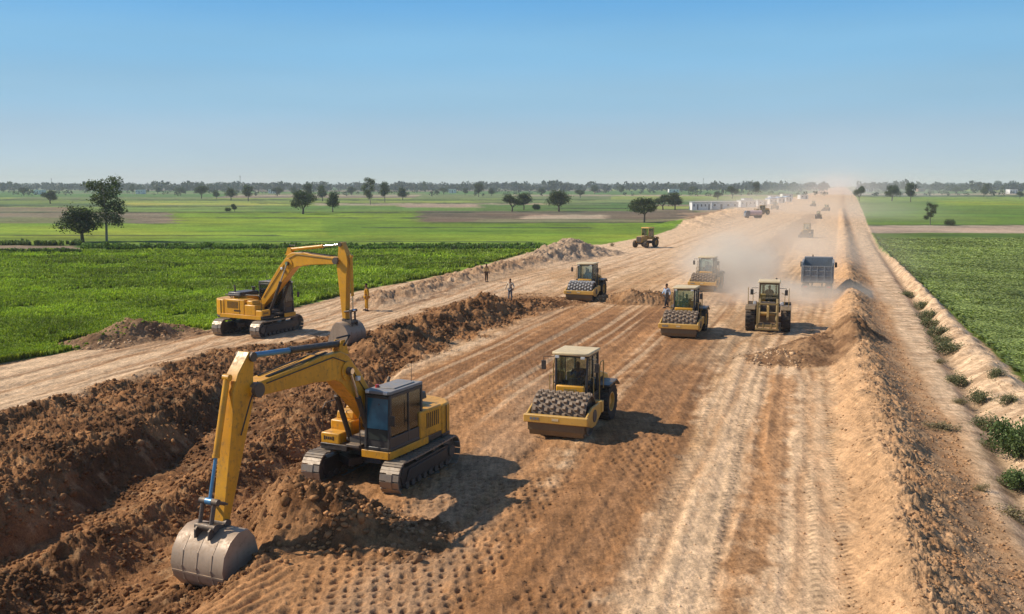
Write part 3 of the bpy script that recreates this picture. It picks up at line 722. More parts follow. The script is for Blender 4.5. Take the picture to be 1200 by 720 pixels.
# ------------------------------------------------------------------ excavator
def excavator(loc, rz_track, rz_up, label, pts, ym='yellow', bucket_tilt=0.0, cabglass='tglass', bucketmat='bucket', tilt=0.0, armsleeve='bluerod'):
    """rz_track / rz_up: headings of the tracks and the upper works. pts: pins in the r-z plane."""
    root = empty('excavator', loc, 0, label, 'excavator'); root.rotation_euler = (0, 0, rz_up)
    rt = rz_track - rz_up; R = Matrix.Rotation(rt, 4, 'Z')
    def low(mb, name, mat, par=root, **k):
        mb.v = [tuple(R @ Vector(v)) for v in mb.v]; return mb.build(name, mat, par, **k)
    L2, TR, TW, G = 2.2, .48, .66, 1.42
    for sd in (1, -1):
        y = sd * G
        m = MB(); per = []
        n = 46
        straight = 2 * (L2 - TR); arc = pi * TR; tot = 2 * straight + 2 * arc
        for i in range(n):
            s = tot * i / n
            if s < straight: x, z, a = -(L2 - TR) + s, TR * 2, 0
            elif s < straight + arc: th = (s - straight) / TR; x, z, a = (L2 - TR) + TR * sin(th), TR + TR * cos(th), -th
            elif s < 2 * straight + arc: x, z, a = (L2 - TR) - (s - straight - arc), 0, pi
            else: th = (s - 2 * straight - arc) / TR; x, z, a = -(L2 - TR) - TR * sin(th), TR - TR * cos(th), pi - th
            z += -.035 * sin(pi * (x + L2) / (2 * L2)) if a == 0 else 0
            m.box((x, y, z + .03 * cos(a)), (tot / n * .93, TW, .045), rot=(0, -a, 0))
            nx, nz = -sin(a), cos(a)
            m.box((x + sin(-a) * .045 * 0 + (-sin(a)) * .0, y, z + .03 * cos(a) + .03 * cos(a)), (.035, TW * .98, .04), rot=(0, -a, 0))
            m.box((x, y, z - .03 * cos(a)), (tot / n * 1.02, .2, .09), rot=(0, -a, 0))
        t = low(m, 'crawler_track', 'track', smooth=0)
        f = MB(); prof = [(-L2 + .55, .22), (L2 - .55, .22), (L2 - .42, .5), (L2 - .6, .74), (-L2 + .6, .74), (-L2 + .42, .5)]
        f.plate(prof, y - .19, y + .19); f.plate([(-1.5, .3), (1.5, .3), (1.3, .66), (-1.3, .66)], y + sd * .19, y + sd * .25)
        low(f, 'track_frame', 'black', t, bevel=.015)
        for nm, xx in (('idler', L2 - TR), ('sprocket', -L2 + TR)):
            w = MB(); w.wheel((xx, y, TR), [(TR * .9, -.09), (TR * .9, .09), (TR * .5, .14), (.02, .16), (.02, -.16), (TR * .5, -.14)], 24)
            if nm == 'sprocket': w.tube((xx, y, TR), (xx, y + sd * .26, TR), .24, .2, 20)
            low(w, nm, 'steel', t)
        r = MB()
        for i in range(8): r.cut().tube((-1.4 + i * .4, y - .22, .17), (-1.4 + i * .4, y + .22, .17), .12, n=12)
        for i in range(2): r.cut().tube((-.6 + i * 1.2, y - .12, .82), (-.6 + i * 1.2, y + .12, .82), .08, n=10)
        r.v = [tuple(R @ Vector(v)) for v in r.v]; r.build_cut('track_roller', 'steel', t)
    c = MB(); c.box((0, 0, .68), (1.5, 1.9, .34), taper=(.8, 1)); 
    for sx in (-1, 1):
        for sy in (-1, 1): c.box((sx * .75, sy * .85, .6), (.5, .95, .26), rot=(0, 0, sx * sy * .6))
    low(c, 'car_body', 'black', bevel=.02)
    m = MB(); m.tube((0, 0, .84), (0, 0, 1.06), .66, .66, 32); m.build('slew_ring', 'steel', root)
    ym_ = ym
    # upper works
    m = MB(); m.slab([(1.75, 1.36), (1.75, .35), (1.35, .35), (1.35, -.35), (1.6, -.35), (1.6, -1.36), (-1.9, -1.36), (-1.9, 1.36)], 1.06, 1.26)
    m.build('upper_deck', ym_ if False else 'black', root, bevel=.02)
    m = MB(); m.box((.62, 1.385, 1.16), (2.3, .05, .24)); m.box((-.15, -1.385, 1.16), (3.3, .05, .24)); m.box((1.775, .86, 1.16), (.05, 1.0, .24)); m.build('side_skirt', ym_, root, bevel=.015)
    cw = [(-2.0, 1.36), (-1.45, 1.4), (-1.45, -1.4), (-2.0, -1.36), (-2.45, -1.0), (-2.62, -.45), (-2.66, 0), (-2.62, .45), (-2.45, 1.0)]
    m = MB(); m.slab(cw, 1.1, 2.14); m.build('counterweight', ym_, root, bevel=.09, seg=3)
    m = MB(); m.slab([(x * 1.004, y * 1.004) for x, y in cw], 1.0, 1.12); m.build('counterweight_base', 'black', root, bevel=.02)
    # housings
    m = MB(); m.box((-.62, -.93, 1.72), (1.62, .9, .92)); e = m.build('side_housing', ym_, root, bevel=.05)
    s = MB()
    for i in range(9): s.box((-1.15 + i * .1, -1.385, 1.85), (.035, .02, .42))
    s.box((-.2, -1.386, 1.72), (.02, .012, .8)); s.build('louvres', 'black', e)
    d = MB()
    for i in range(6): d.box((-2.2 + 0 * i, 0, 0), (.001, .001, .001)) if False else d.box((-.62 + i * .09, -1.387, 1.5), (.06, .012, .11 if i % 2 else .09))
    d.build('decal', 'black', e)
    m = MB(); m.box((-.75, .93, 1.72), (1.4, .9, .92)); e2 = m.build('side_housing', ym_, root, bevel=.05)
    s = MB(); 
    for i in range(7): s.box((-1.2 + i * .12, 1.385, 1.8), (.04, .02, .5))
    s.build('louvres', 'black', e2)
    m = MB(); m.box((-.95, 0, 1.80), (1.1, 1.1, 1.06)); m.build('engine_cover', ym_, root, bevel=.06)
    m = MB(); m.box((-1.05, -.1, 2.42), (1.05, 1.7, .26), taper=(.94, .94)); h = m.build('engine_hood', 'cabdark', root, bevel=.05)
    s = MB(); s.tube((-1.25, -.62, 2.5), (-1.25, -.62, 2.86), .055, n=12); s.tube((-1.25, -.62, 2.84), (-1.32, -.62, 2.95), .055, n=12); s.build('exhaust_pipe', 'steel', h)
    s = MB(); s.tube((-.75, .45, 2.52), (-.75, .45, 2.74), .09, n=14); s.tube((-.75, .45, 2.74), (-.75, .45, 2.79), .14, n=14); s.build('air_intake', 'black', h)
    m = MB(); m.box((.62, -.96, 1.58), (.86, .82, .64)); m.box((.55, -.96, 2.02), (.55, .7, .26), taper=(.85, .95)); e = m.build('fuel_tank', ym_, root, bevel=.05)
    m = MB(); m.box((1.32, -1.0, 1.42), (.52, .72, .36)); t = m.build('tool_box', ym_, root, bevel=.04)
    d = MB(); 
    for i in range(5): d.box((1.583, -1.22 + i * .085, 1.43), (.012, .05, .13 if i in (0, 4) else .09))
    d.build('decal', 'black', t)
    m = MB(); m.box((1.32, -1.0, 1.20), (.56, .76, .1)); m.build('box_step', 'black', root, bevel=.02)
    m = MB(); m.cut().path([(1.5, -1.33, 1.3), (1.5, -1.33, 2.35), (1.35, -1.33, 2.5), (.3, -1.33, 2.5), (.2, -1.33, 2.4)], .018, 6); m.cut().path([(-1.4, -.75, 2.2), (-1.4, -1.3, 2.45), (-.3, -1.3, 2.45), (-.3, -1.3, 2.15)], .018, 6); m.build_cut('handrail', 'black', root)
    for yy in (-.95, .95):
        g_ = MB(); g_.box((-2.3 + .02, yy * 1.04, 1.62), (.42, .02, .02)) if False else g_.box((-1.72, yy * 1.47, 1.62), (.02, .03, .94)); g_.build('panel_seam', 'black', root)
    m = MB(); m.box((-2.665, 0, 1.7), (.02, 1.5, .16)); m.build('reflector_strip', 'red', root)
    for yy in (-.5, .1): m = MB(); m.path([(-1.75, yy, 2.14), (-1.75, yy, 2.24), (-1.6, yy, 2.24), (-1.6, yy, 2.14)], .02, 6); m.build('lifting_eye', 'steel', root)
    for i in range(3): m = MB(); m.box((1.1 - .4 * i, 1.40, 1.02), (.26, .06, .05)); m.build('step', 'black', root)
    m = MB(); m.path([(1.78, .36, 1.35), (1.86, .36, 1.5), (1.86, .36, 2.3), (1.78, .36, 2.45)], .018, 6); m.build('grab_rail', 'black', root)
    m = MB(); m.box((1.62, 0, 1.32), (.3, .5, .1)); m.box((1.2, 0, 1.42), (.5, .66, .24)); m.tube((1.0, -.2, 1.5), (1.0, .2, 1.5), .16, n=14); m.build('valve_block', 'steel', root, bevel=.02)
    # cab
    x0, x1, y0, y1, z0, z1 = -.28, 1.68, .40, 1.36, 1.27, 3.12
    cab = MB(); w = .09
    cab.box(((x0 + x1) / 2, (y0 + y1) / 2, z0 + .05), (x1 - x0, y1 - y0, .1))
    def post(xa, xb, y, wx=w, wy=w): cab.tube((xa, y, z0), (xb, y, z1 - .05), wx * .62, wx * .62, 4)
    for y in (y0 + .05, y1 - .05):
        cab.box((x0 + .05, y, (z0 + z1) / 2), (.1, .09, z1 - z0 - .1)); cab.box((x1 - .06, y, (z0 + z1) / 2 - .02), (.09, .085, z1 - z0 - .12), rot=(0, -.05, 0)); cab.box((x0 + .85, y, (z0 + z1) / 2), (.075, .088, z1 - z0 - .1))
        cab.box(((x0 + x1) / 2, y, z0 + .26), (x1 - x0 - .1, .07, .34)); cab.box(((x0 + x1) / 2, y, z1 - .13), (x1 - x0 - .1, .075, .1))
    cab.box((x0 + .05, (y0 + y1) / 2, z0 + .5), (.09, y1 - y0 - .1, .9)); cab.box((x1 - .07, (y0 + y1) / 2, z0 + .2), (.07, y1 - y0 - .12, .26)); cab.box((x1 - .1, (y0 + y1) / 2, z1 - .16), (.08, y1 - y0 - .12, .1))
    cb = cab.build('cab', 'cabdark', root, bevel=.018)
    m = MB(); m.slab([(x0, y0), (x1 - .08, y0), (x1 + .02, y0 + .08), (x1 + .02, y1 - .08), (x1 - .08, y1), (x0, y1)], z1 - .06, z1 + .04); m.box(((x0 + x1) / 2 - .1, (y0 + y1) / 2, z1 + .055), (1.2, .7, .04)); m.build('roof', 'greylt' if ym == 'yellow_b' else 'cabdark', cb, bevel=.03)
    yc = (y0 + y1) / 2
    g = MB(); g.box((x1 - .055, yc, 2.46), (.02, y1 - y0 - .2, 1.02), rot=(0, -.05, 0)); g.build('windscreen', cabglass, cb, smooth=0)
    g = MB(); g.box((x1 - .03, yc, 1.77), (.02, y1 - y0 - .2, .34)); g.build('lower_windscreen', 'dglass', cb, smooth=0)
    for y in (y0 + .045, y1 - .045):
        for xa, xb in ((x0 + .11, x0 + .8), (x0 + .9, x1 - .13)):
            g = MB(); g.box(((xa + xb) / 2, y, 2.34), (xb - xa, .02, 1.2)); g.build('side_window', 'glass', cb, smooth=0)
    g = MB(); g.box((x0 + .045, yc, 2.55), (.02, y1 - y0 - .2, .75)); g.build('rear_window', 'glass', cb, smooth=0)
    m = MB(); m.box((x0 + .55, yc, z0 + .5), (.5, .5, .16)); m.box((x0 + .32, yc, z0 + .95), (.13, .48, .8), rot=(0, -.1, 0)); m.box((x0 + .32, yc, z0 + 1.42), (.1, .28, .2)); m.build('operator_seat', 'seat_cloth', cb, bevel=.04)
    m = MB(); m.box((x0 + .75, yc - .3, z0 + .55), (.45, .14, .3)); m.box((x0 + .75, yc + .3, z0 + .55), (.45, .14, .3)); m.tube((x0 + .95, yc - .3, z0 + .7), (x0 + .95, yc - .3, z0 + .92), .03, n=8); m.tube((x0 + .95, yc + .3, z0 + .7), (x0 + .95, yc + .3, z0 + .92), .03, n=8); m.build('control_console', 'black', cb, bevel=.02)
    m = MB(); m.path([(x0 + .95, y1 + .04, 1.9), (x0 + .95, y1 + .04, 2.7)], .014, 6); m.box((x0 + .9, y1 + .01, 2.05), (.12, .03, .06)); m.build('door_handle', 'black', cb)
    m = MB(); m.path([(x1 - .25, yc - .1, 2.1), (x1 - .06, yc + .05, 2.75)], .02, 6); m.build('wiper', 'black', cb)
    m = MB(); m.tube((x1 - .5, y0 + .18, z1 + .04), (x1 - .5, y0 + .18, z1 + .13), .075, .055, 14); m.build('beacon', 'red', cb)
    m = MB()
    for y in (y0 + .15, y1 - .15): m.cut().box((x1 - .0, y, z1 + .0), (.07, .14, .09))
    m.build_cut('work_light', 'lamp', cb, bevel=.01)
    m = MB(); m.path([(x1 - .05, y1, 2.6), (x1 + .18, y1 + .18, 2.62), (x1 + .18, y1 + .18, 2.45)], .015, 6); m.box((x1 + .18, y1 + .2, 2.32), (.04, .2, .32)); m.build('mirror', 'black', cb, bevel=.01)
    m = MB(); m.tube((-.15, 1.0, z1 + .02), (-.18, 1.0, z1 + .62), .012, .006, 6); m.build('aerial', 'black', cb)
    # boom
    F, K, J, AT, AB = [Vector((p[0], 0, p[1])) for p in (pts['foot'], pts['knee'], pts['joint'], pts['top'], pts['pin'])]
    def off(a, b, d):
        n = (b - a).normalized(); return Vector((-n.z, 0, n.x)) * d
    up1, up2 = off(F, K, 1), off(K, J, 1); mid = (up1 + up2).normalized()
    A1 = F.lerp(K, .5); B1 = K.lerp(J, .35)
    d1 = (K - F).normalized(); d2 = (J - K).normalized()
    top = [F + up1 * .17, A1 + up1 * .36, K + up1 * .40 - d1 * .95, K + up1 * .43 - d1 * .62 + d2 * .08, K + mid * .40 - d1 * .22, K + mid * .40 + d2 * .22, K + up2 * .43 + d2 * .62 - d1 * .08, K + up2 * .40 + d2 * .95, B1 + up2 * .30 + (J - K) * .12, J + up2 * .19 - (J - K).normalized() * .15, J + (J - K).normalized() * .20 + up2 * .1]
    bot = [J + (J - K).normalized() * .20 - up2 * .12, J - up2 * .2 - (J - K).normalized() * .15, B1 - up2 * .33, K - up2 * .40 + d2 * .75 - d1 * .04, K - mid * .50 + d2 * .2, K - mid * .50 - d1 * .2, K - up1 * .40 - d1 * .75 + d2 * .04, A1 - up1 * .33, F - up1 * .2]
    BW = .29
    m = MB(); m.plate([(p.x, p.z) for p in top + bot], -BW, BW)
    bo = m.build('boom', ym_, root, bevel=.025)
    m = MB(); 
    for p, r, w_ in ((F, .17, .42), (J, .2, .4), (K - mid * .02 + (F - K).normalized() * .35, .12, .46)): m.cut().tube((p.x, -w_, p.z), (p.x, w_, p.z), r, n=20)
    m.build_cut('pivot_pin', 'steel', bo)
    for sd in (1, -1):
        m = MB(); q0 = K.lerp(J, .12) + up2 * .26; q1 = K.lerp(J, .9) + up2 * .10; q2 = K - d1 * .3 + mid * .2; q3 = F + d1 * .6 + up1 * .1
        m.path([(q1.x, sd * .31, q1.z), (q0.x, sd * .31, q0.z), (q2.x, sd * .31, q2.z), (q3.x, sd * .31, q3.z)], .016, 6); m.build('grease_line', 'hose', bo)
        m = MB(); c0 = K - mid * .02 + (F - K).normalized() * .35; m.plate([(c0.x + .3 * cos(a_), c0.z + .3 * sin(a_)) for a_ in [i_ * pi / 8 for i_ in range(16)]], sd * .29, sd * .335); m.build('boss_plate', ym_, bo, bevel=.01)
        m = MB(); wl = K - d1 * .9 + up1 * .12; m.box((wl.x, sd * .36, wl.z), (.16, .12, .14)); m.build('work_light', 'lamp', bo, bevel=.02)
    m = MB(); w0 = K.lerp(J, .25) + up2 * .405; m.box((w0.x, 0, w0.z), (.05, .58, .03), rot=(0, -atan2(d2.z, d2.x), 0)); m.build('weld_rib', 'steel', bo)
    def cyl(a, b, r, frac, nm, y, barrel, rod, par=root, sleeve=.55):
        a = Vector(a); b = Vector(b); c = a.lerp(b, frac)
        m = MB(); m.tube((a.x, y, a.z), (c.x, y, c.z), r, n=18); d = (b - a).normalized()
        m.tube((c.x, y, c.z), tuple(Vector((c.x, y, c.z)) + Vector((d.x, 0, d.z)) * .1), r * 1.15, n=18); m.tube((a.x, y - r * 1.2, a.z), (a.x, y + r * 1.2, a.z), r * 1.1, n=14)
        o = m.build(nm, barrel, par)
        m = MB(); m.tube((c.x, y, c.z), (b.x, y, b.z), r * sleeve, n=14); m.tube((b.x, y - r * 1.2, b.z), (b.x, y + r * 1.2, b.z), r * 1.1, n=14); m.build('piston_rod', rod, o)
        return o
    kb = K - mid * .02 + (F - K).normalized() * .35
    for sd in (1, -1):
        cyl((F.x + .85, 0, F.z - .35), (kb.x, 0, kb.z), .085, .6, 'boom_cylinder', sd * .40, 'black', 'chrome')
    sb = K + mid * .62 - (K - F).normalized() * .05
    m = MB(); 
    for y in (-.13, .10): m.cut().plate([(sb.x - .3, sb.z - .35), (sb.x + .25, sb.z - .3), (sb.x + .1, sb.z + .12), (sb.x - .1, sb.z + .12)], y, y + .03)
    m.build_cut('cylinder_bracket', ym_, bo)
    cyl(tuple(sb), (AT.x, 0, AT.z), .10, pts.get('armfrac', .58), 'arm_cylinder', 0, 'black' if ym == 'yellow_b' else ym_, armsleeve if armsleeve else 'chrome', sleeve=.8 if armsleeve == 'bluerod' else .5)
    m = MB(); m.cut().path([tuple(K + mid * .54 + Vector((0, .2, 0))), tuple(sb + Vector((-.25, .2, .25))), tuple(sb + Vector((.3, .12, .22)))], .03, 8)
    for y in (.12, .18, -.16): m.cut().path([tuple(K.lerp(J, .15) + up2 * .42 + Vector((0, y, 0))), tuple(K.lerp(J, .5) + up2 * .34 + Vector((0, y, 0))), tuple(K.lerp(J, .85) + up2 * .24 + Vector((0, y, 0)))], .022, 6)
    for y in (.1, -.1): m.cut().path([(F.x + .3, y, F.z - .1), (F.x + .75, y + .15, F.z + .3), (F.x + .45, y + .1, F.z + .75)], .03, 6)
    ar = (AB - AT).normalized(); af = Vector((-ar.z, 0, ar.x))      # af points away from the machine
    if af.x < 0: af = -af
    m.cut().path([tuple(J + up2 * .2 + Vector((-.1, .25, 0))), tuple(J + af * .35 + Vector((0, .34, -.35))), tuple(J.lerp(AB, .35) + af * .2 + Vector((0, .25, 0)))], .022, 6)
    m.build_cut('hydraulic_hose', 'hose', root)
    # arm
    L = (AB - AT).length; jt = (J - AT).dot(ar)
    prof = [AT - ar * .12 - af * .1, AT - ar * .12 + af * .12, AT + ar * (jt * .6) + af * .42, AT + ar * (jt + .15) + af * .48, AT + ar * (jt + .9) + af * .34, AB - ar * .3 + af * .12, AB + ar * .12 + af * .1, AB + ar * .12 - af * .12, AB - ar * .9 - af * .2, AT + ar * (jt + .35) - af * .34, AT + ar * (jt - .1) - af * .24, AT + ar * .3 - af * .15]
    m = MB(); m.plate([(p.x, p.z) for p in prof], -.2, .2); arm = m.build('arm', ym_, root, bevel=.025)
    m = MB()
    for p, r in ((AT, .13), (J, .15), (AB, .12)): m.cut().tube((p.x, -.27, p.z), (p.x, .27, p.z), r, n=18)
    m.build_cut('pivot_pin', 'steel', arm)
    bc0 = AT + ar * (jt * .75) + af * .60
    LK = AB - ar * .55 + af * .52     # link top
    cyl(tuple(bc0), tuple(LK), .085, pts.get('bfrac', .62), 'bucket_cylinder', 0, ym_, 'bluerod' if ym == 'yellow_b' else 'chrome')
    BL = AB + ar * .10 + af * .50     # bucket link pin
    m = MB()
    for y in (-.22, .16):
        m.tube((LK.x, y, LK.z), (BL.x, y, BL.z), .06, n=10); q = AB - ar * .5 + af * .05
        m.tube((LK.x, y, LK.z), (q.x, y, q.z), .05, n=10)
    m.tube((LK.x, -.3, LK.z), (LK.x, .3, LK.z), .09, n=14); m.tube((BL.x, -.33, BL.z), (BL.x, .33, BL.z), .09, n=14)
    m.build('bucket_linkage', 'steel', root)
    # bucket: shell profile in its own frame (x away from the machine, z up), pin at 0,0
    bs = pts.get('bscale', 1.0); W = .78 * bs
    out = [(-.30, -.22), (-.10, .06), (.22, .10), (.52, -.02), (.78, -.28), (.90, -.62), (.86, -.98), (.66, -1.28), (.34, -1.46), (-.02, -1.50), (-.40, -1.46)]
    inn = [(x * .93 - .015, -.65 + (z + .65) * .93) for x, z in out]
    T = Matrix.Translation(AB + ar * .14) @ Matrix.Rotation(bucket_tilt, 4, 'Y')
    def bb(mb, nm, mat, par, **k):
        mb.v = [tuple(T @ (Vector(v) * 1.0)) for v in mb.v]; return mb.build(nm, mat, par, **k)
    sc = lambda l: [(x * bs, z * bs) for x, z in l]
    m = MB(); o_ = sc(out); i_ = sc(inn)
    n = len(o_); vs = []; fs = []
    for y in (-W, W):
        vs += [(p[0], y, p[1]) for p in o_] + [(p[0], y, p[1]) for p in i_]
    for i in range(n - 1):
        fs += [(i, i + 1, 2 * n + i + 1, 2 * n + i), (n + i, 3 * n + i, 3 * n + i + 1, n + i + 1)]
    fs += [(0, 2 * n, 3 * n, n), (n - 1, 2 * n - 1, 4 * n - 1, 3 * n - 1)]
    m.add(vs, fs)
    for y0_, y1_ in ((-W - .03, -W), (W, W + .03)): m.plate(o_ + sc([(-.42, -1.1), (-.36, -.6)]), y0_, y1_)
    for yy in (-.45, .0, .45):
        for i in range(3, n - 1):
            a, b = o_[i], o_[i + 1]; m.box(((a[0] + b[0]) / 2 * 1.01, yy * bs, (a[1] + b[1]) / 2 - .005), (sqrt((a[0] - b[0]) ** 2 + (a[1] - b[1]) ** 2) * 1.05, .025, .014), rot=(0, -atan2(b[1] - a[1], b[0] - a[0]), 0))
    for i in (5, 7, 9):
        a, b = o_[i], o_[min(i + 1, n - 1)]; m.box(((a[0] + b[0]) / 2 * 1.008, 0, (a[1] + b[1]) / 2), (.05, W * 2 + .04, .022), rot=(0, -atan2(b[1] - a[1], b[0] - a[0]), 0))
    bk = bb(m, 'bucket', bucketmat, root, smooth=50)
    m = MB()
    for yy in (-.26, .20): m.plate([(-.16, -.18), (-.12, .16), (.12, .18), (.42, .32), (.62, .20), (.66, -.02), (.4, -.06)], yy, yy + .05)
    bb(m, 'bucket_ears', 'steel', bk)
    m = MB()
    for i in range(5):
        y = (-W + .1) + i * (2 * W - .2) / 4; m.box((-.50 * bs, y, -1.45 * bs), (.26, .11, .07), rot=(0, .1, 0), taper=(.9, .7))
    bb(m, 'bucket_teeth', 'steel', bk)
    return root

# ------------------------------------------------------------------ padfoot roller
def padfoot_roller(loc, rz, label, group='padfoot rollers at work', drum='drum', body='cream', roof='cream_roof'):
    root = empty('padfoot_roller', loc, rz, label, 'roller', group)
    DX, DR, DW = 1.45, .76, 1.07
    m = MB(); m.wheel((DX, 0, DR + .06), [(DR, -DW), (DR, DW), (DR * .93, DW), (DR * .90, DW - .12), (.05, DW - .2), (.05, -DW + .2), (DR * .90, -DW + .12), (DR * .93, -DW)], 48)
    m.m = 1
    for i in range(9):
        y = -DW + .13 + i * (2 * DW - .26) / 8
        for j in range(18):
            a = 2 * pi * (j + .4 * (i % 2)) / 18
            ca, sa = cos(a), sin(a); vs = []
            for rr, hx, hy in ((DR - .01, .078, .072), (DR + .10, .058, .056)):
                for sx, sy in ((-1, -1), (1, -1), (1, 1), (-1, 1)):
                    vs.append((DX + rr * ca - sx * hx * sa, y + sy * hy, DR + .06 + rr * sa + sx * hx * ca))
            m.add(vs, [(4, 5, 6, 7), (0, 1, 5, 4), (1, 2, 6, 5), (2, 3, 7, 6), (3, 0, 4, 7)])
    m.build('padded_drum', [drum, 'pads_pale' if drum == 'drum_pale' else 'pads'], root, smooth=30)  # pads brighter than drum: lit pads and shaded gaps put into the colours
    # drum frame
    m = MB()
    m.box((DX + 1.0, 0, .79), (.22, 2 * DW + .38, .30))
    for sd in (1, -1):
        m.plate([(DX + .95, .62), (DX + .95, .95), (DX + .3, 1.2), (DX - .95, 1.2), (DX - .95, .72), (DX - .2, .40), (DX + .25, .40)], sd * (DW + .10) - .045, sd * (DW + .10) + .045)
    m.box((DX - 1.0, 0, .98), (.26, 2 * DW + .38, .46))
    fr = m.build('drum_frame', body, root, bevel=.03)
    m = MB(); m.box((DX + 1.0, 0, .50), (.06, 2 * DW + .1, .34)); m.box((DX + .96, 0, .26), (.05, 2 * DW - .0, .24), rot=(0, .35, 0)); m.build('scraper_bar', 'ochre_d', fr, bevel=.02)  # darker ochre here paints in the shadow below the front bar
    m = MB()
    for i, y in enumerate((-.95, -.82, -.69)): m.box((DX + 1.114, y, 0.80), (.012, .09, .10))
    m.build('decal', 'greylt', fr)
    m = MB(); m.box((DX + 1.114, .0, .80), (.012, .26, .09)); m.build('decal', 'cream_roof', fr)
    for sd in (1, -1):
        m = MB(); m.tube((DX, sd * (DW - .1), DR + .06), (DX, sd * (DW + .17), DR + .06), .24, n=20); m.build('drum_hub', 'steel', fr)
    # articulation
    m = MB(); m.box((.25, 0, .72), (.9, .5, .5)); m.tube((.3, 0, .45), (.3, 0, 1.1), .14, n=14); m.build('articulation_joint', 'black', root, bevel=.02)
    # rear chassis
    m = MB(); m.box((-1.3, 0, .95), (2.5, 1.06, .5)); m.build('chassis', 'black', root, bevel=.03)
    m = MB(); m.plate([(-.72, 1.2), (-.72, 2.02), (-1.5, 2.0), (-2.55, 1.72), (-2.75, 1.5), (-2.75, .8), (-2.3, .75), (-2.3, 1.2)], -.62, .62); hd = m.build('engine_hood', body, root, bevel=.06)
    m = MB(); 
    for i in range(8):
        for sd in (1, -1): m.box((-1.2 - i * .09, sd * .628, 1.6), (.04, .02, .32))
    m.build('louvres', 'black', hd)
    m = MB(); m.tube((-1.15, -.38, 1.95), (-1.15, -.38, 2.55), .05, n=12); m.build('exhaust_pipe', 'steel', hd)
    for sd in (1, -1):
        tyre(root, (-1.5, sd * .86, .76), .76, .56, body)
    m = MB()
    for sd in (1, -1):
        m.cut().plate([(-.72, 1.5), (-.72, 1.58), (-1.9, 1.64), (-2.35, 1.38), (-2.3, 1.32), (-1.88, 1.56)], sd * .90 - .3, sd * .90 + .3)
    m.build_cut('mudguard', 'black', root, bevel=.015)
    # cab
    x0, x1, w, z0, z1 = -.78, .62, .74, 1.28, 2.94
    m = MB(); m.slab([(x0, -w), (x1 - .12, -w), (x1, -w + .18), (x1, w - .18), (x1 - .12, w), (x0, w)], z0 - .28, z0)
    m.box((x1 - .03, 0, z0 + .22), (.10, 1.2, .44)); 
    m.build('cab_base', 'black', root, bevel=.02)
    m = MB(); m.box((x1 + .05, .0, z0 + .30), (.14, 1.16, .34)); nose = m.build('cab_front_panel', 'yellow', root, bevel=.05)
    d = MB()
    for i in range(5): d.box((x1 + .124, -.22 + i * .11, z0 + .31), (.01, .07, .09))
    d.build('decal', 'ochre', nose)
    m = MB()
    for sd in (1, -1):
        m.tube((x1 - .02, sd * (w - .12), z0), (x1 - .10, sd * (w - .10), z1), .045, n=6); m.tube((x0 + .04, sd * (w - .04), z0), (x0 + .04, sd * (w - .06), z1), .05, n=6); m.tube((-.05, sd * (w - .02), z0), (-.05, sd * (w - .06), z1), .035, n=6)
        m.box(((x0 + x1) / 2, sd * (w - .04), z0 + .03), (x1 - x0 - .1, .05, .08)); m.box(((x0 + x1) / 2 - .03, sd * (w - .07), z1 - .03), (x1 - x0 - .1, .06, .1))
    m.box((x1 - .1, 0, z1 - .04), (.07, 2 * w - .2, .12)); m.box((x0 + .04, 0, z1 - .04), (.07, 2 * w - .2, .1)); m.box((x0 + .04, 0, z0 + .2), (.05, 2 * w - .16, .4))
    cb = m.build('cab', 'cabdark', root, bevel=.008)
    m = MB(); m.slab([(x0 - .12, -w - .02), (x1 + .06, -w - .02), (x1 + .16, -w + .14), (x1 + .16, w - .14), (x1 + .06, w + .02), (x0 - .12, w + .02)], z1, z1 + .12); m.build('roof', roof, cb, bevel=.035)
    zc = (z0 + z1) / 2
    g = MB(); g.box((x1 - .06, 0, zc + .1), (.015, 2 * w - .34, z1 - z0 - .3), rot=(0, -.05, 0)); g.build('windscreen', 'glass', cb, smooth=0)
    for sd in (1, -1):
        g = MB(); g.box((.24, sd * (w - .07), zc), (.5, .015, z1 - z0 - .2)); g.build('side_window', 'glass', cb, smooth=0)
        g = MB(); g.box((-.38, sd * (w - .07), zc), (.58, .015, z1 - z0 - .2)); g.build('side_window', 'glass', cb, smooth=0)
    g = MB(); g.box((x0 + .04, 0, zc + .2), (.015, 2 * w - .24, z1 - z0 - .6)); g.build('rear_window', 'glass', cb, smooth=0)
    m = MB(); m.box((-.42, 0, z0 + .28), (.46, .5, .14)); m.box((-.64, 0, z0 + .62), (.12, .48, .62), rot=(0, -.12, 0)); m.build('operator_seat', 'seat_cloth', root, bevel=.04)
    m = MB(); m.box((.28, 0, z0 + .34), (.26, .42, .7), taper=(.7, .8)); m.tube((.18, 0, z0 + .62), (.10, 0, z0 + .78), .03, n=8)
    m.wheel((.08, 0, z0 + .80), [(.20, -.01), (.20, .015), (.175, .015), (.175, -.01)], 20); m.build('steering_console', 'cabdark', root, bevel=.01)
    m = MB()
    for y in (-.52, .52): m.cut().box((x1 + .12, y, z1 - .06), (.08, .16, .10))
    m.build_cut('work_light', 'lamp', cb, bevel=.01)
    for sd in (1, -1):
        m = MB(); m.path([(x1 - .05, sd * (w - .05), z1 - .1), (x1 + .12, sd * (w + .34), z1 - .08), (x1 + .12, sd * (w + .34), z1 - .25)], .016, 6); m.box((x1 + .12, sd * (w + .34), z1 - .42), (.05, .18, .36)); m.build('mirror', 'black', cb, bevel=.02)
    m = MB()
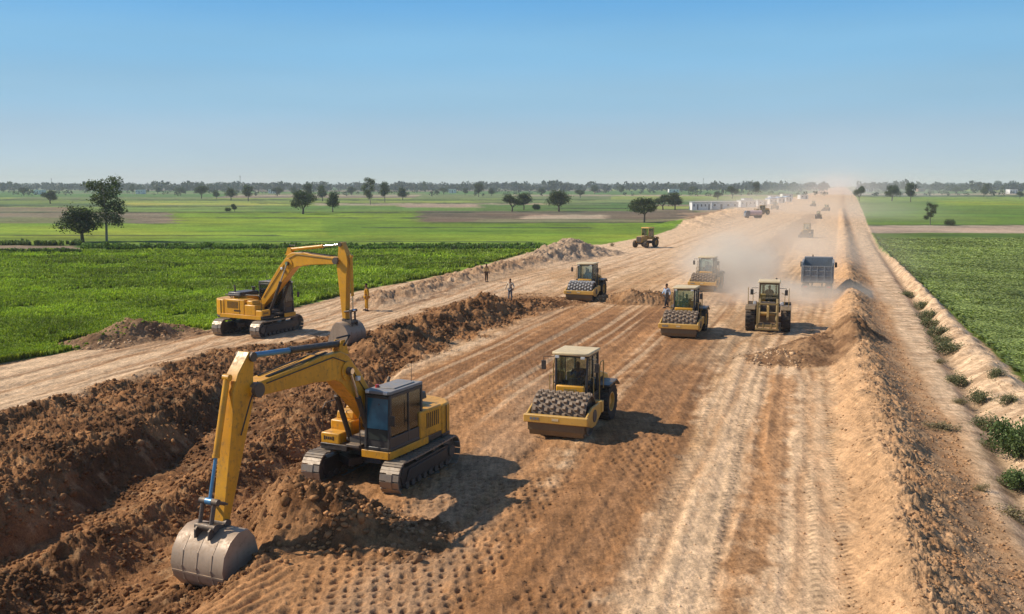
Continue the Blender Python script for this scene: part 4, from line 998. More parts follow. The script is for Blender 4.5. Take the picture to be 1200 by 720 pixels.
    for sd in (1, -1):
        m.cut().path([(-.1, sd * (w + .22), z0 - .3), (-.1, sd * (w + .22), z0 + 1.15), (-.22, sd * (w + .22), z0 + 1.32), (-.62, sd * (w + .22), z0 + 1.32), (-.66, sd * (w + .22), z0 + .2)], .022, 6)
        m.cut().path([(x1 - .1, sd * (w + .16), z0 - .4), (x1 - .1, sd * (w + .16), z0 + .8), (x1 - .1, sd * (w - .05), z0 + .85)], .018, 6)
    m.build_cut('handrail', 'ochre', root)
    m = MB()
    for sd in (1, -1):
        m.cut()
        for i in range(3): m.box((.05, sd * (w + .06 + .05 * (2 - i)), z0 - .78 + i * .24), (.42, .22, .035))
        m.box((-.14, sd * (w + .12), z0 - .55), (.03, .2, .6)); m.box((.24, sd * (w + .12), z0 - .55), (.03, .2, .6))
    m.build_cut('steps', 'black', root)
    return root

# ------------------------------------------------------------------ wheel loader seen from the front
def wheel_loader(loc, rz, label, group=None):
    root = empty('wheel_loader', loc, rz, label, 'loader', group)
    for x in (1.45, -1.45):
        for sd in (1, -1): tyre(root, (x, sd * 1.12, .80), .80, .62, 'ochre', lugs=18)
    m = MB(); m.box((1.25, 0, .95), (1.7, 1.1, .62)); m.box((1.45, 0, .8), (.4, 1.7, .36)); m.box((-.1, 0, .9), (1.0, .5, .4)); m.box((-1.6, 0, 1.0), (2.0, 1.1, .5)); m.build('chassis', 'ochre_d', root, bevel=.04)
    m = MB()
    for sd in (1, -1): m.cut().plate([(.75, 1.66), (2.1, 1.72), (2.35, 1.5), (2.3, 1.45), (2.05, 1.64), (.75, 1.58)], sd * 1.12 - .32, sd * 1.12 + .32)
    m.build_cut('mudguard', 'ochre_d', root, bevel=.02)
    for sd in (1, -1):
        m = MB(); m.plate([(1.0, 1.95), (1.3, 2.12), (2.6, 1.25), (3.0, .62), (2.82, .5), (2.35, 1.05)], sd * .56 - .07, sd * .56 + .07); m.build('lift_arm', 'ochre_l', root, bevel=.02)
        m = MB(); m.tube((1.0, sd * .42, .95), (2.2, sd * .5, 1.25), .075, n=12); m.build('lift_cylinder', 'steel', root)
    m = MB(); m.tube((2.35, -.6, 1.25), (2.35, .6, 1.25), .12, n=14); m.tube((1.2, 0, 1.85), (2.4, 0, 1.5), .09, n=12); m.plate([(2.3, 1.0), (2.5, 1.75), (2.65, 1.72), (2.95, .9)], -.07, .07); m.build('tilt_linkage', 'ochre', root)
    m = MB(); m.box((3.0, 0, .55), (.10, 1.4, .16)); m.box((3.05, 0, .32), (.12, 1.5, .10))
    for sd in (1, -1): m.box((3.02, sd * .62, 1.2), (.12, .12, 1.75)); m.box((3.02, sd * .25, .5), (.08, .08, .4))
    m.box((3.02, 0, 1.95), (.1, 1.3, .1)); m.build('fork_carriage', 'ochre_l', root, bevel=.02)
    m = MB(); m.box((1.5, 0, 1.55), (.35, 1.0, .75), taper=(.8, .9))
    for i in range(6): m.box((1.69, 0, 1.3 + i * .1), (.04, .8, .03))
    m.build('front_tower', 'steel', root, bevel=.03)
    # cab
    x0, x1, w, z0, z1 = -.75, .65, .68, 1.55, 3.1
    m = MB(); m.box((-.05, 0, z0 - .2), (1.5, 1.5, .42)); m.build('cab_base', 'ochre_d', root, bevel=.03)
    m = MB()
    for sd in (1, -1):
        for xx in (x0 + .04, x1 - .06, -.1): m.tube((xx, sd * (w - .05), z0), (xx, sd * (w - .08), z1), .048, n=6)
        m.box(((x0 + x1) / 2, sd * (w - .06), z0 + .06), (x1 - x0, .06, .2))
    for xx in (x0 + .04, x1 - .06): m.box((xx, 0, z1 - .06), (.07, 2 * w - .1, .12)); m.box((xx, 0, z0 + .06), (.07, 2 * w - .1, .2))
    cb = m.build('cab', 'ochre_d', root, bevel=.01)
    m = MB(); m.box(((x0 + x1) / 2, 0, z1 + .05), (x1 - x0 + .26, 2 * w + .1, .12), taper=(.96, .96)); m.build('roof', 'cream_roof', cb, bevel=.03)
    g = MB(); g.box((x1 - .05, 0, (z0 + z1) / 2 + .03), (.015, 2 * w - .2, z1 - z0 - .3)); g.build('windscreen', 'glass', cb, smooth=0)
    for sd in (1, -1):
        g = MB(); g.box((-.02, sd * (w - .06), (z0 + z1) / 2 + .03), (x1 - x0 - .2, .015, z1 - z0 - .3)); g.build('side_window', 'glass', cb, smooth=0)
    g = MB(); g.box((x0 + .04, 0, (z0 + z1) / 2 + .05), (.015, 2 * w - .2, z1 - z0 - .4)); g.build('rear_window', 'glass', cb, smooth=0)
    m = MB(); m.box((-.35, 0, z0 + .3), (.46, .5, .14)); m.box((-.58, 0, z0 + .62), (.12, .48, .62)); m.build('operator_seat', 'seat_cloth', root, bevel=.03)
    m = MB(); m.box((.38, 0, z0 + .35), (.2, .36, .55)); m.wheel((.2, 0, z0 + .72), [(.2, -.012), (.2, .012), (.175, .012), (.175, -.012)], 18); m.build('steering_console', 'cabdark', root)
    m = MB(); m.plate([(-.85, 1.2), (-.85, 2.2), (-2.5, 2.1), (-2.85, 1.8), (-2.85, .9), (-.85, .9)], -.62, .62); hd = m.build('engine_hood', 'yellow', root, bevel=.06)
    m = MB(); m.tube((-1.3, .42, 2.15), (-1.3, .42, 3.25), .06, n=12); m.build('exhaust_pipe', 'black', hd)
    m = MB(); m.tube((-1.1, -.42, 2.15), (-1.1, -.42, 2.75), .09, n=12); m.tube((-1.1, -.42, 2.75), (-1.1, -.42, 2.9), .14, n=12); m.build('air_intake', 'black', hd)
    for sd in (1, -1):
        m = MB(); m.path([(x1, sd * w, z1 - .35), (x1 + .12, sd * (w + .42), z1 - .35), (x1 + .12, sd * (w + .42), z1 - .5)], .018, 6); m.box((x1 + .12, sd * (w + .42), z1 - .62), (.05, .2, .36)); m.build('mirror', 'black', cb, bevel=.02)
        m = MB(); m.path([(.75, sd * 1.02, 1.7), (.75, sd * 1.02, 2.35), (.75, sd * .8, 2.45)], .02, 6); m.tube((2.0, sd * 1.28, 1.7), (2.0, sd * 1.28, 2.9), .022, n=6); m.build('handrail', 'ochre', root)
        m = MB(); m.box((2.05, sd * .86, 1.9), (.1, .2, .16)); m.build('headlight', 'lamp', root, bevel=.02)
    return root

# ------------------------------------------------------------------ tipper truck
def tipper(loc, rz, label):
    root = empty('dump_truck', loc, rz, label, 'truck')
    m = MB(); W = 1.22; m.m = 0
    m.box((-.9, 0, 1.33), (5.4, 2 * W, .12))
    for sd in (1, -1):
        m.box((-.9, sd * W, 2.1), (5.4, .07, 1.5))
        for i in range(8): m.box((-3.4 + i * .72, sd * (W + .06), 2.08), (.10, .08, 1.5))
        m.box((-.9, sd * (W + .04), 2.87), (5.5, .16, .12))
    m.box((1.82, 0, 2.2), (.08, 2 * W, 1.7)); m.box((2.25, 0, 3.06), (.9, 2 * W, .06))
    bd = m.build('tipper_body', 'grey', root, bevel=.01)
    m = MB(); m.box((-3.62, 0, 2.02), (.07, 2 * W - .02, 1.34))
    for y in (-1.15, -.58, 0, .58, 1.15): m.box((-3.69, y, 2.02), (.07, .09, 1.34))
    for z in (1.4, 1.85, 2.3, 2.68): m.box((-3.68, 0, z), (.06, 2 * W, .09))
    for sd in (1, -1): m.box((-3.62, sd * (W + .02), 2.15), (.14, .12, 1.75))
    m.build('tailgate', 'grey', bd, bevel=.01)
    m = MB(); 
    for sd in (1, -1): m.box((-.3, sd * .4, 1.1), (7.0, .12, .26))
    for x in (-2.9, -1.5): m.box((x, 0, .55), (.24, 1.9, .24))
    m.box((-3.75, 0, .95), (.1, 2.3, .16)); m.build('chassis', 'black', root, bevel=.01)
    for x in (-2.9, -1.55):
        for sd in (1, -1):
            for dy in (0, .3): tyre(root, (x, sd * (.80 + dy), .54), .54, .26, 'steel', lugs=16)
    for sd in (1, -1): tyre(root, (2.75, sd * 1.0, .54), .54, .3, 'steel', lugs=16)
    m = MB(); 
    for sd in (1, -1): m.cut().box((-3.55, sd * .95, .8), (.03, .62, .62))
    m.build_cut('mudflap', 'rubber', root)
    for sd in (1, -1):
        m = MB(); m.box((-3.82, sd * .95, .96), (.05, .3, .12)); m.build('tail_light', 'red', root, bevel=.01)
    m = MB(); m.plate([(1.98, .75), (1.98, 2.9), (3.35, 2.9), (3.6, 2.1), (3.7, .75)], -1.18, 1.18); cb = m.build('cab', 'greylt', root, bevel=.08)
    g = MB(); g.box((3.52, 0, 2.35), (.03, 2.0, .75), rot=(0, -.3, 0)); g.build('windscreen', 'dglass', cb)
    for sd in (1, -1):
        g = MB(); g.box((2.8, sd * 1.19, 2.3), (.9, .02, .6)); g.build('side_window', 'dglass', cb)
        m = MB(); m.path([(3.4, sd * 1.18, 2.5), (3.5, sd * 1.45, 2.5)], .02, 6); m.box((3.5, sd * 1.5, 2.3), (.06, .2, .45)); m.build('mirror', 'black', cb)
    m = MB(); m.tube((1.9, .5, 2.2), (1.9, .5, 3.3), .05, n=10); m.build('exhaust_pipe', 'steel', root)
    return root

# ------------------------------------------------------------------ tractor / grader like machines farther away
def road_tractor(loc, rz, label, body='ochre', roof='yellow', blade=True, name='motor_grader', cat='grader', group=None, big=1.0, tilt=False):
    root = empty(name, loc, rz, label, cat, group, scale=big)
    m = MB(); m.plate([(.4, 1.0), (.4, 1.85), (2.0, 1.75), (2.15, 1.6), (2.15, .85), (.4, .85)], -.5, .5); hd = m.build('engine_hood', body, root, bevel=.05)
    m = MB(); m.box((2.17, 0, 1.3), (.04, .8, .75)); 
    for i in range(7): m.box((2.2, 0, 1.0 + i * .1), (.03, .76, .03))
    m.build('radiator_grille', 'steel', hd)
    m = MB(); m.tube((1.0, .3, 1.8), (1.0, .3, 2.6), .05, n=10); m.build('exhaust_pipe', 'black', hd)
    for sd in (1, -1):
        tyre(root, (1.55, sd * .98, .55), .55, .38, body, lugs=14); tyre(root, (-1.1, sd * .98, .72), .72, .46, body, lugs=16)
        m = MB(); m.plate([(-.3, 1.3), (-.5, 1.62), (-1.6, 1.62), (-1.95, 1.3), (-1.9, 1.25), (-1.55, 1.54), (-.55, 1.54)], sd * .98 - .24, sd * .98 + .24); m.build('mudguard', body, root, bevel=.01)
    m = MB(); m.box((.3, 0, .8), (3.4, .5, .4)); m.box((1.55, 0, .58), (.24, 1.7, .2)); m.box((-1.1, 0, .72), (.3, 1.6, .3)); m.build('chassis', 'black', root, bevel=.02)
    m = MB(); w = .62
    for sd in (1, -1):
        for x in (.3, -1.2): m.tube((x, sd * w, 1.3), (x, sd * w * .95, 2.95), .05, n=6)
        m.box((-.45, sd * w, 1.5), (1.5, .05, .45))
    m.box((-1.2, 0, 1.5), (.05, 2 * w, .5)); m.box((-.45, 0, 1.28), (1.6, 2 * w, .1)); m.box((.3, 0, 1.5), (.05, 2 * w, .4)); cb = m.build('cab', body, root, bevel=.01)
    m = MB(); m.box((-.45, 0, 3.0), (1.8, 2 * w + .16, .12), taper=(.95, .95)); m.build('roof', roof, cb, bevel=.03)
    g = MB(); g.box((.3, 0, 2.28), (.02, 2 * w - .12, 1.2)); g.build('windscreen', 'glass', cb, smooth=0)
    for sd in (1, -1): g = MB(); g.box((-.45, sd * w * .98, 2.28), (1.4, .02, 1.1)); g.build('side_window', 'glass', cb, smooth=0)
    m = MB(); m.box((-.7, 0, 1.5), (.45, .45, .15)); m.box((-.92, 0, 1.85), (.1, .45, .6)); m.build('operator_seat', 'seat_cloth', root)
    if blade:
        m = MB(); pr = [(-.05, -.3), (-.12, 0), (-.05, .3), (-.01, .3), (-.07, 0), (-.01, -.3)]
        m.plate([(2.75 + a, .42 + b) for a, b in pr], -1.3, 1.3); m.box((2.4, .4, .5), (.7, .1, .12)); m.box((2.4, -.4, .5), (.7, .1, .12)); m.build('blade', 'steel', root)
    return root
build_materials()
SUNV = Vector((-1, .16, 0)).normalized(); SUN_EL = radians(41)

# ------------------------------------------------------------------ ground sheet
def build_ground():
    th = np.radians(np.concatenate([np.linspace(-180, -60, 25)[:-1], np.linspace(-60, -30.5, 40)[:-1], np.linspace(-30.5, 30.5, 1450)[:-1], np.linspace(30.5, 60, 40)[:-1], np.linspace(60, 180, 25)]))
    r = [1.0, 4, 8, 12, 14, 16]
    q = 17.0
    while q < 9500:
        r.append(q); off = CH * FP / q
        lim = np.interp(q, [17, 22, 60, 110, 180, 300], [.0032, .0024, .0024, .0030, .0036, .006])
        if q < 300: q *= 1 + lim
        else: q *= 1 + min(.35 / max(off, .2), .25)
    r = np.array(r)
    R, T = np.meshgrid(r, th, indexing='ij'); x = (R * np.sin(T)).ravel(); y = (R * np.cos(T)).ravel()
    h = np.zeros(len(x)); near = (R.ravel() < 420) & (np.abs(T.ravel()) < radians(62))
    h[near] = ground(x[near], y[near])
    c = np.tile(A(.10, .17, .04), (len(x), 1)); al = np.full(len(x), .35)
    fr = (y > 5)
    cc, ins, dg = gcolor(x[fr], y[fr], h[fr]); c[fr] = cc
    fade = 1 - .7 * sst(60, 200, R.ravel()[fr])
    al[fr] = (.28 + .35 * ins + .5 * dg) * fade
    nr, nc = len(r), len(th)
    i = np.arange(nr - 1)[:, None] * nc + np.arange(nc - 1)[None]
    F = np.stack([i, i + 1, i + nc + 1, i + nc], -1).reshape(-1, 4)[:, ::-1]
    o = np_mesh('ground', np.stack([x, y, h], 1), F, [M['earth']], c, True, extra=al)
    o['kind'] = 'structure'
    print('ground verts', len(x))
build_ground()

# ------------------------------------------------------------------ heaps: things of their own standing on the ground
def build_heap(key, name, label, shades, group=None, res=.075):
    m = MOUNDS[key]; pts = np.array(m['pts']); w = m['w'] * 1.25
    x0, y0 = pts.min(0) - w; x1, y1 = pts.max(0) + w
    nx, ny = int((x1 - x0) / res), int((y1 - y0) / res)
    X, Y = np.meshgrid(np.linspace(x0, x1, nx), np.linspace(y0, y1, ny)); x = X.ravel(); y = Y.ravel()
    d, t = dist_poly(x, y, m['pts'])
    g = ground(x, y); mh = mound_h(x, y, m)
    prof = np.clip(1.12 - (d / m['w'] + .16 * fbm(x * .55, y * .55, 2, 31)), 0, 1)
    keep = prof > 0
    rim = sst(0, .1, prof)
    z = g - .10 * (1 - rim) + np.maximum(mh, -.05) * (prof > .12) * rim + .015 * rim
    z = z + rim * .06 * billow(x * 3.1, y * 3.1, 3, 77)
    cA, cB = A(*shades[0]), A(*shades[1])
    n = fbm(x * .7, y * .7, 4, 78)
    c = mix(np.repeat(cA[None], len(x), 0), cB, sst(-.4, .4, n)) * (1 + .2 * fbm(x * 3, y * 3, 2, 79))[:, None]
    cg, _, _ = gcolor(x, y, z); c = mix(cg, c, sst(0, .22, prof))
    i = (np.arange(ny - 1)[:, None] * nx + np.arange(nx - 1)[None]).ravel()
    F = np.stack([i, i + 1, i + nx + 1, i + nx], 1); F = F[keep[F].all(1)]
    used = np.unique(F); mp = np.full(len(x), -1); mp[used] = np.arange(len(used))
    o = np_mesh(name, np.stack([x, y, z], 1)[used] , mp[F], [M['earth']], np.clip(c, .01, .8)[used], True, extra=np.full(len(used), .8))
    tag(o, label, 'earth heap', group)
    return o
build_heap('heap_long', 'earth_heap', 'long dark ridge of freshly dug clods beside the far haul road', ((.15, .068, .027), (.33, .165, .07)))
build_heap('heap_dig', 'earth_heap', 'loose brown earth heap just in front of the near excavator tracks', ((.15, .068, .027), (.33, .165, .07)), res=.05)
build_heap('heap_field', 'earth_heap', 'low brown heap on the left field edge behind the haul road', ((.20, .11, .055), (.34, .20, .105)))
build_heap('heap_pale', 'earth_heap', 'tall pale earth mound at the field corner behind the distant roller', ((.40, .27, .17), (.50, .34, .21)), res=.10)
build_heap('heap_cross', 'earth_heap', 'brown earth ridge lying across the lanes between two rollers', ((.26, .13, .055), (.38, .21, .10)))
build_heap('heap_tipped', 'earth_heap', 'dark tipped earth spread at the foot of the right windrow', ((.20, .105, .05), (.33, .185, .09)))

# ------------------------------------------------------------------ loose clods
def ico(sub):
    import bmesh
    bm = bmesh.new(); bmesh.ops.create_icosphere(bm, subdivisions=sub, radius=1)
    v = np.array([tuple(q.co) for q in bm.verts]); f = np.array([[q.index for q in p.verts] for p in bm.faces]); bm.free(); return v, f
def scatter_clods(name, xs, ys, zs, size, col, sub=1):
    v, f = ico(sub); n = len(xs); k = len(v)
    ang = RNG.uniform(0, 2 * pi, n); sc = RNG.uniform(.6, 1.3, (n, 3)) * size[:, None]; sc[:, 2] *= .75
    V = np.repeat(v[None], n, 0) * (1 + RNG.uniform(-.28, .28, (n, k, 1))) * sc[:, None]
    ca, sa = np.cos(ang)[:, None], np.sin(ang)[:, None]
    X = V[..., 0] * ca - V[..., 1] * sa + xs[:, None]; Y = V[..., 0] * sa + V[..., 1] * ca + ys[:, None]; Z = V[..., 2] + (zs + size * .25)[:, None]
    F = (f[None] + (np.arange(n) * k)[:, None, None]).reshape(-1, 3)
    o = np_mesh(name, np.stack([X, Y, Z], -1).reshape(-1, 3), F, [M['clod']], np.repeat(col, k, 0), True)
    o['kind'] = 'stuff'
    return o
def top_h(x, y):
    g = ground(x, y)
    for m in MOUNDS.values():
        d, t = dist_poly(x, y, m['pts']); ok = d < m['w'] * .9
        g = np.where(ok, g + np.maximum(mound_h(x, y, m), 0) * sst(0, .1, np.clip(1.12 - d / m['w'], 0, 1)), g)
    return g
def make_clods():
    n = 230000; x = RNG.uniform(-34, 16, n); y = 19 * (88 / 19) ** RNG.uniform(0, 1, n)
    dg = dugmask(x, y)
    for m in MOUNDS.values():
        d, t = dist_poly(x, y, m['pts']); dg = np.maximum(dg, 1.15 * (1 - sst(m['w'] * .6, m['w'] * 1.35, d)))
    clump = fbm(x * .35, y * .35, 3, 90)
    px, py = proj(x, y)
    keep = (RNG.uniform(0, 1, n) < dg * (.16 + .6 * sst(-.3, .5, clump))) & (px > -60)
    x, y = x[keep], y[keep]; s = .018 + .09 * RNG.random(len(x)) ** 3.0 + .09 * (RNG.random(len(x)) > .988)
    c, _, _ = gcolor(x, y, x * 0); c = c * RNG.uniform(.75, 1.3, (len(x), 1))
    print('clods', len(x))
    scatter_clods('dug_clods', x, y, top_h(x, y), s, c)
    # windrow and right side crumbs
    n = 26000; y = 19 * (150 / 19) ** RNG.uniform(0, 1, n); t = RNG.random(n)
    bc, br, fr = BERM_C(y), BERM_R(y), FIELD_R(y)
    side = RNG.random(n)
    x = np.where(side < .72, bc + (RNG.random(n) ** .8) * (br - bc) * 1.15 - .2, np.where(side < .86, bc - 1.8 * RNG.random(n), fr - 1.9 * RNG.random(n)))
    s = .012 + .05 * RNG.random(n) ** 4
    c, _, _ = gcolor(x, y, x * 0); c = c * RNG.uniform(.7, 1.25, (n, 1))
    k = RNG.random(n) < .45
    scatter_clods('windrow_crumbs', x[k], y[k], ground(x, y)[k], s[k], c[k])
    # crumbs on the lanes
    n = 9000; y = 19 * (70 / 19) ** RNG.uniform(0, 1, n); x = RNG.uniform(-6, 24, n)
    k = (x < BERM_C(y) - 1.5) & (x > DUG_RIGHT(y) - .5); x, y = x[k], y[k]
    s = .008 + .03 * RNG.random(len(x)) ** 4; c, _, _ = gcolor(x, y, x * 0)
    scatter_clods('lane_crumbs', x, y, ground(x, y), s, c * RNG.uniform(.6, 1.1, (len(x), 1)))
make_clods()

# ------------------------------------------------------------------ crops and grass: uncountable
def blades(name, x, y, z, hgt, wid, nb, c0, c1, lean=.45, mat='crop', flat=False, kind=True):
    """tufts of nb leaf blades (each a bent strip of 2 quads)"""
    n = len(x); N = n * nb
    X = np.repeat(x, nb) + RNG.normal(0, .06, N) * (1 if not flat else 2); Y = np.repeat(y, nb) + RNG.normal(0, .06, N) * (1 if not flat else 2); Z = np.repeat(z, nb)
    H = np.repeat(hgt, nb) * RNG.uniform(.6, 1.15, N); W = np.repeat(wid, nb) * RNG.uniform(.7, 1.3, N); a = RNG.uniform(0, 2 * pi, N)
    dx, dy = np.cos(a), np.sin(a); l = RNG.uniform(.15, 1, N) * lean * H
    if flat: l = H * RNG.uniform(.5, 1.3, N)
    sx, sy = -dy * W / 2, dx * W / 2
    P0 = [X - sx * .7, Y - sy * .7, Z - .03]; P1 = [X + sx * .7, Y + sy * .7, Z - .03]
    mx, my, mz = X + dx * l * .4, Y + dy * l * .4, Z + H * .62
    tx, ty, tz = X + dx * l, Y + dy * l, Z + H * (1 if not flat else .78)
    V = np.stack([np.stack(P0, 1), np.stack(P1, 1), np.stack([mx + sx, my + sy, mz], 1), np.stack([mx - sx, my - sy, mz], 1), np.stack([tx + sx * .35, ty + sy * .35, tz], 1), np.stack([tx - sx * .35, ty - sy * .35, tz], 1)], 1)
    b = (np.arange(N) * 6)[:, None]
    F = np.concatenate([b + np.array([[0, 1, 2, 3]]), b + np.array([[3, 2, 4, 5]])], 0)
    t = RNG.random(N)[:, None]; c = A(*c0) * (1 - t) + A(*c1) * t
    pn = (1 + .35 * fbm(X * .08, Y * .08, 3, 95) + .2 * fbm(X * .5, Y * .5, 2, 99)) * np.repeat(RNG.uniform(.62, 1.35, n), nb)
    if name == 'young_crop_left':
        qx, qy = proj(X, Y); w_ = .8 * gn(qx * .03, qy * 0, 151)
        for yl, a_, b_ in ((329, -50, 330), (346, -50, 120), (312, 150, 620), (303, -50, 500)): pn = pn * (1 - .45 * np.exp(-((qy - yl - w_ * 1.5) / .8) ** 2) * sst(a_, a_ + 40, qx) * (1 - sst(b_ - 60, b_, qx)))
        pn = pn * (1 + .12 * np.sin(Y * .5 + X * .1 + 2 * gn(X * .03, Y * .03, 152)))
    c = c * pn[:, None]
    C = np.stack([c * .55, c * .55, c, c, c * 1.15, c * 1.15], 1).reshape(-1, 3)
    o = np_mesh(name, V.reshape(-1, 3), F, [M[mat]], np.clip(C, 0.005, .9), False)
    if kind: o['kind'] = 'stuff'
    return o
def left_crop():
    n = 150000; y = 34 * (150 / 34) ** (RNG.random(n) ** .9); xl = -.60 * y; ht = HAUL_TOP(y)
    x = xl + (ht - xl) * RNG.random(n)
    px, py = proj(x, y)
    gap = fbm(x * .22, y * .22, 3, 96)
    edge = ht - x + .5 * fbm(x * .5, y * .5, 2, 97)
    d, t = dist_poly(x, y, MOUNDS['heap_field']['pts'])
    rows = .5 + .5 * np.sin((x * .28 + y) * 2 * pi / 9)
    k = (edge > .2) & (py > 294.5) & (px > -40) & (d > 2.5) & (RNG.random(n) < .78 + 1.0 * gap)
    dd, _ = dist_poly(x, y, MOUNDS['heap_pale']['pts']); k &= dd > 4
    x, y = x[k], y[k]; print('left crop', len(x))
    h = np.interp(y, [40, 140], [.30, .40]) * (1 + .35 * gap[k]); w = np.interp(y, [40, 140], [.075, .16])
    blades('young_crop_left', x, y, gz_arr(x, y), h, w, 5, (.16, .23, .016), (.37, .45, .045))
def gz_arr(x, y): return ground(x, y)
left_crop()
def right_crop():
    n = 60000; y = 36 * (172 / 36) ** (RNG.random(n) ** .85); xr = .60 * y; fr = FIELD_R(y) + .5
    x = fr + np.maximum(xr - fr, 0) * RNG.random(n)
    px, py = proj(x, y); g = fbm(x * .25, y * .25, 3, 98)
    k = (x < xr + 2) & (x > fr + .3 * g) & (py > 273.5) & (px < 1260)
    x, y, g = x[k], y[k], g[k]; print('right crop', len(x))
    w = np.interp(y, [40, 170], [.19, .42]); h = np.interp(y, [40, 170], [.34, .42]) * (1 + .08 * g)
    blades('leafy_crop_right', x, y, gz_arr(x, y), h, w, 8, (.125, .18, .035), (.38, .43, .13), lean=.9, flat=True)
right_crop()
def strip_px(name, x0, x1, y0, y1, n, h, c0, c1, wid=.25, nb=5, curve=0):
    px = RNG.uniform(x0, x1, n); py = RNG.uniform(y0, y1, n)
    g = gn(px * .06, py * .8, 101) + .5 * gn(px * .25, py, 102)
    k = g > -.25
    pts = np.array([P(a, b) for a, b in zip(px[k], py[k])]); x, y = pts[:, 0], pts[:, 1]
    blades(name, x, y, gz_arr(x, y), h * (1 + .5 * g[k]), np.full(len(x), wid), nb, c0, c1, kind=True)
strip_px('reed_hedge', 95, 640, 288.6, 293, 3000, .5, (.07, .12, .018), (.16, .25, .04), .2)
strip_px('reed_hedge', -60, 95, 296.5, 298, 900, .6, (.05, .08, .02), (.11, .17, .04), .2)
strip_px('path_verge', -60, 95, 286, 288, 800, .6, (.07, .09, .03), (.14, .19, .05), .2)

# ------------------------------------------------------------------ shrubs, trees
def crown(blobs, n, size, c0, c1, seed, dens=.75):
    """leaf clumps through the volume of several blobs: [(x,y,z,rx,ry,rz)]"""
    R = np.random.default_rng(seed); vol = np.array([b[3] * b[4] * b[5] for b in blobs]) ** .75; pr = vol / vol.sum()
    idx = R.choice(len(blobs), n, p=pr); B = np.array(blobs)[idx]
    d = R.normal(size=(n, 3)); d /= np.linalg.norm(d, axis=1)[:, None]; rad = R.random(n) ** .38
    ctr = B[:, :3] + d * rad[:, None] * B[:, 3:] * (1 + .18 * R.normal(size=(n, 1)) * 1)
    keep = gn(ctr[:, 0] * 1.1 / max(.3, size * 3) * .8 + ctr[:, 2], ctr[:, 1] * 1.1 / max(.3, size * 3) * .8 - ctr[:, 2] * .7, seed) > -.18
    ctr, idx, rad, d = ctr[keep], idx[keep], rad[keep], d[keep]; n = len(ctr)
    u = R.normal(size=(n, 3)); u /= np.linalg.norm(u, axis=1)[:, None]; w = np.cross(u, R.normal(size=(n, 3))); w /= np.linalg.norm(w, axis=1)[:, None]
    s = size * R.uniform(.5, 1.3, n)[:, None]
    V = np.stack([ctr - u * s - w * s * .45, ctr + u * s * .2 - w * s * .6, ctr + u * s + w * s * .35, ctr - u * s * .3 + w * s * .6], 1)
    tone = R.uniform(.75, 1.25, len(blobs))[idx] * R.uniform(.7, 1.3, n) * (.55 + .45 * rad) * (.82 + .25 * d[:, 2])  # inner and lower leaves darker: crown shade put into the leaf colour
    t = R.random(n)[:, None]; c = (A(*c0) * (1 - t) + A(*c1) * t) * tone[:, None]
    return V.reshape(-1, 3), np.arange(4 * n).reshape(-1, 4), np.repeat(c, 4, 0)

TREES = {}
def tree_proto(kind, seed):
    R = random.Random(seed); H = 1.0
    m = MB(); blobs = []
    if kind == 'broad':
        H = 6.5; m.tube((0, 0, -.2), (.15, .05, 1.5), .26, .17, 9)
        for i in range(7):
            a = i * 2 * pi / 7 + R.uniform(-.3, .3); r = R.uniform(1.3, 2.3); z = R.uniform(2.6, 4.6)
            m.tube((.15, .05, 1.4), (r * .5 * cos(a), r * .5 * sin(a), z * .66), .11, .07, 6); m.tube((r * .5 * cos(a), r * .5 * sin(a), z * .66), (r * cos(a), r * sin(a), z), .07, .03, 5)
            blobs.append((r * cos(a), r * sin(a), z, R.uniform(1.1, 1.6), R.uniform(1.1, 1.6), R.uniform(.9, 1.4)))
        for i in range(7): blobs.append((R.uniform(-1.2, 1.2), R.uniform(-1.2, 1.2), R.uniform(3.4, 5.3), 1.3, 1.3, 1.15))
        n, s, c = 8500, .14, ((.035, .060, .018), (.11, .145, .04))
    elif kind == 'tall':
        H = 10; m.tube((0, 0, -.2), (.1, 0, 4), .16, .12, 8); m.tube((.1, 0, 4), (-.1, .1, 8.8), .12, .04, 7)
        for i in range(12):
            a = R.uniform(0, 2 * pi); z = 3.2 + i * .56; r = R.uniform(.5, 1.7) * (1.25 - .45 * abs(i - 5) / 6)
            m.tube((0, 0, z - .8), (r * cos(a), r * sin(a), z), .05, .02, 5); blobs.append((r * cos(a), r * sin(a), z, R.uniform(.8, 1.25), R.uniform(.8, 1.25), R.uniform(.8, 1.15)))
        blobs.append((-.1, .1, 9.2, .7, .7, .8))
        n, s, c = 6500, .14, ((.05, .075, .03), (.15, .18, .075))
    elif kind == 'umbrella':
        H = 6; m.tube((0, 0, -.2), (0, .1, 1.9), .2, .14, 8)
        for i in range(9):
            a = i * 2 * pi / 9; r = R.uniform(1.6, 3.0); z = 4.3 - r * .42 + R.uniform(-.3, .3)
            m.tube((0, .1, 1.8), (r * cos(a), r * sin(a), z), .09, .03, 6); blobs.append((r * cos(a), r * sin(a), z, 1.15, 1.15, 1.0))
        for i in range(6): blobs.append((R.uniform(-1.2, 1.2), R.uniform(-1.2, 1.2), 4.5, 1.4, 1.4, 1.1))
        n, s, c = 8000, .15, ((.045, .065, .02), (.12, .145, .05))
    else:   # round
        H = 6; m.tube((0, 0, -.2), (0, 0, 2.4), .18, .1, 7)
        for i in range(5):
            a = R.uniform(0, 6.28); m.tube((0, 0, 1.8), (cos(a), sin(a), 3.4), .07, .03, 5)
        for i in range(7): blobs.append((R.uniform(-.9, .9), R.uniform(-.9, .9), R.uniform(2.2, 5.0), R.uniform(1.0, 1.5), R.uniform(1.0, 1.5), R.uniform(.9, 1.2)))
        n, s, c = 4500, .17, ((.04, .065, .022), (.11, .145, .05))
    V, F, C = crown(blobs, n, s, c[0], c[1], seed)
    return m, V, F, C, H
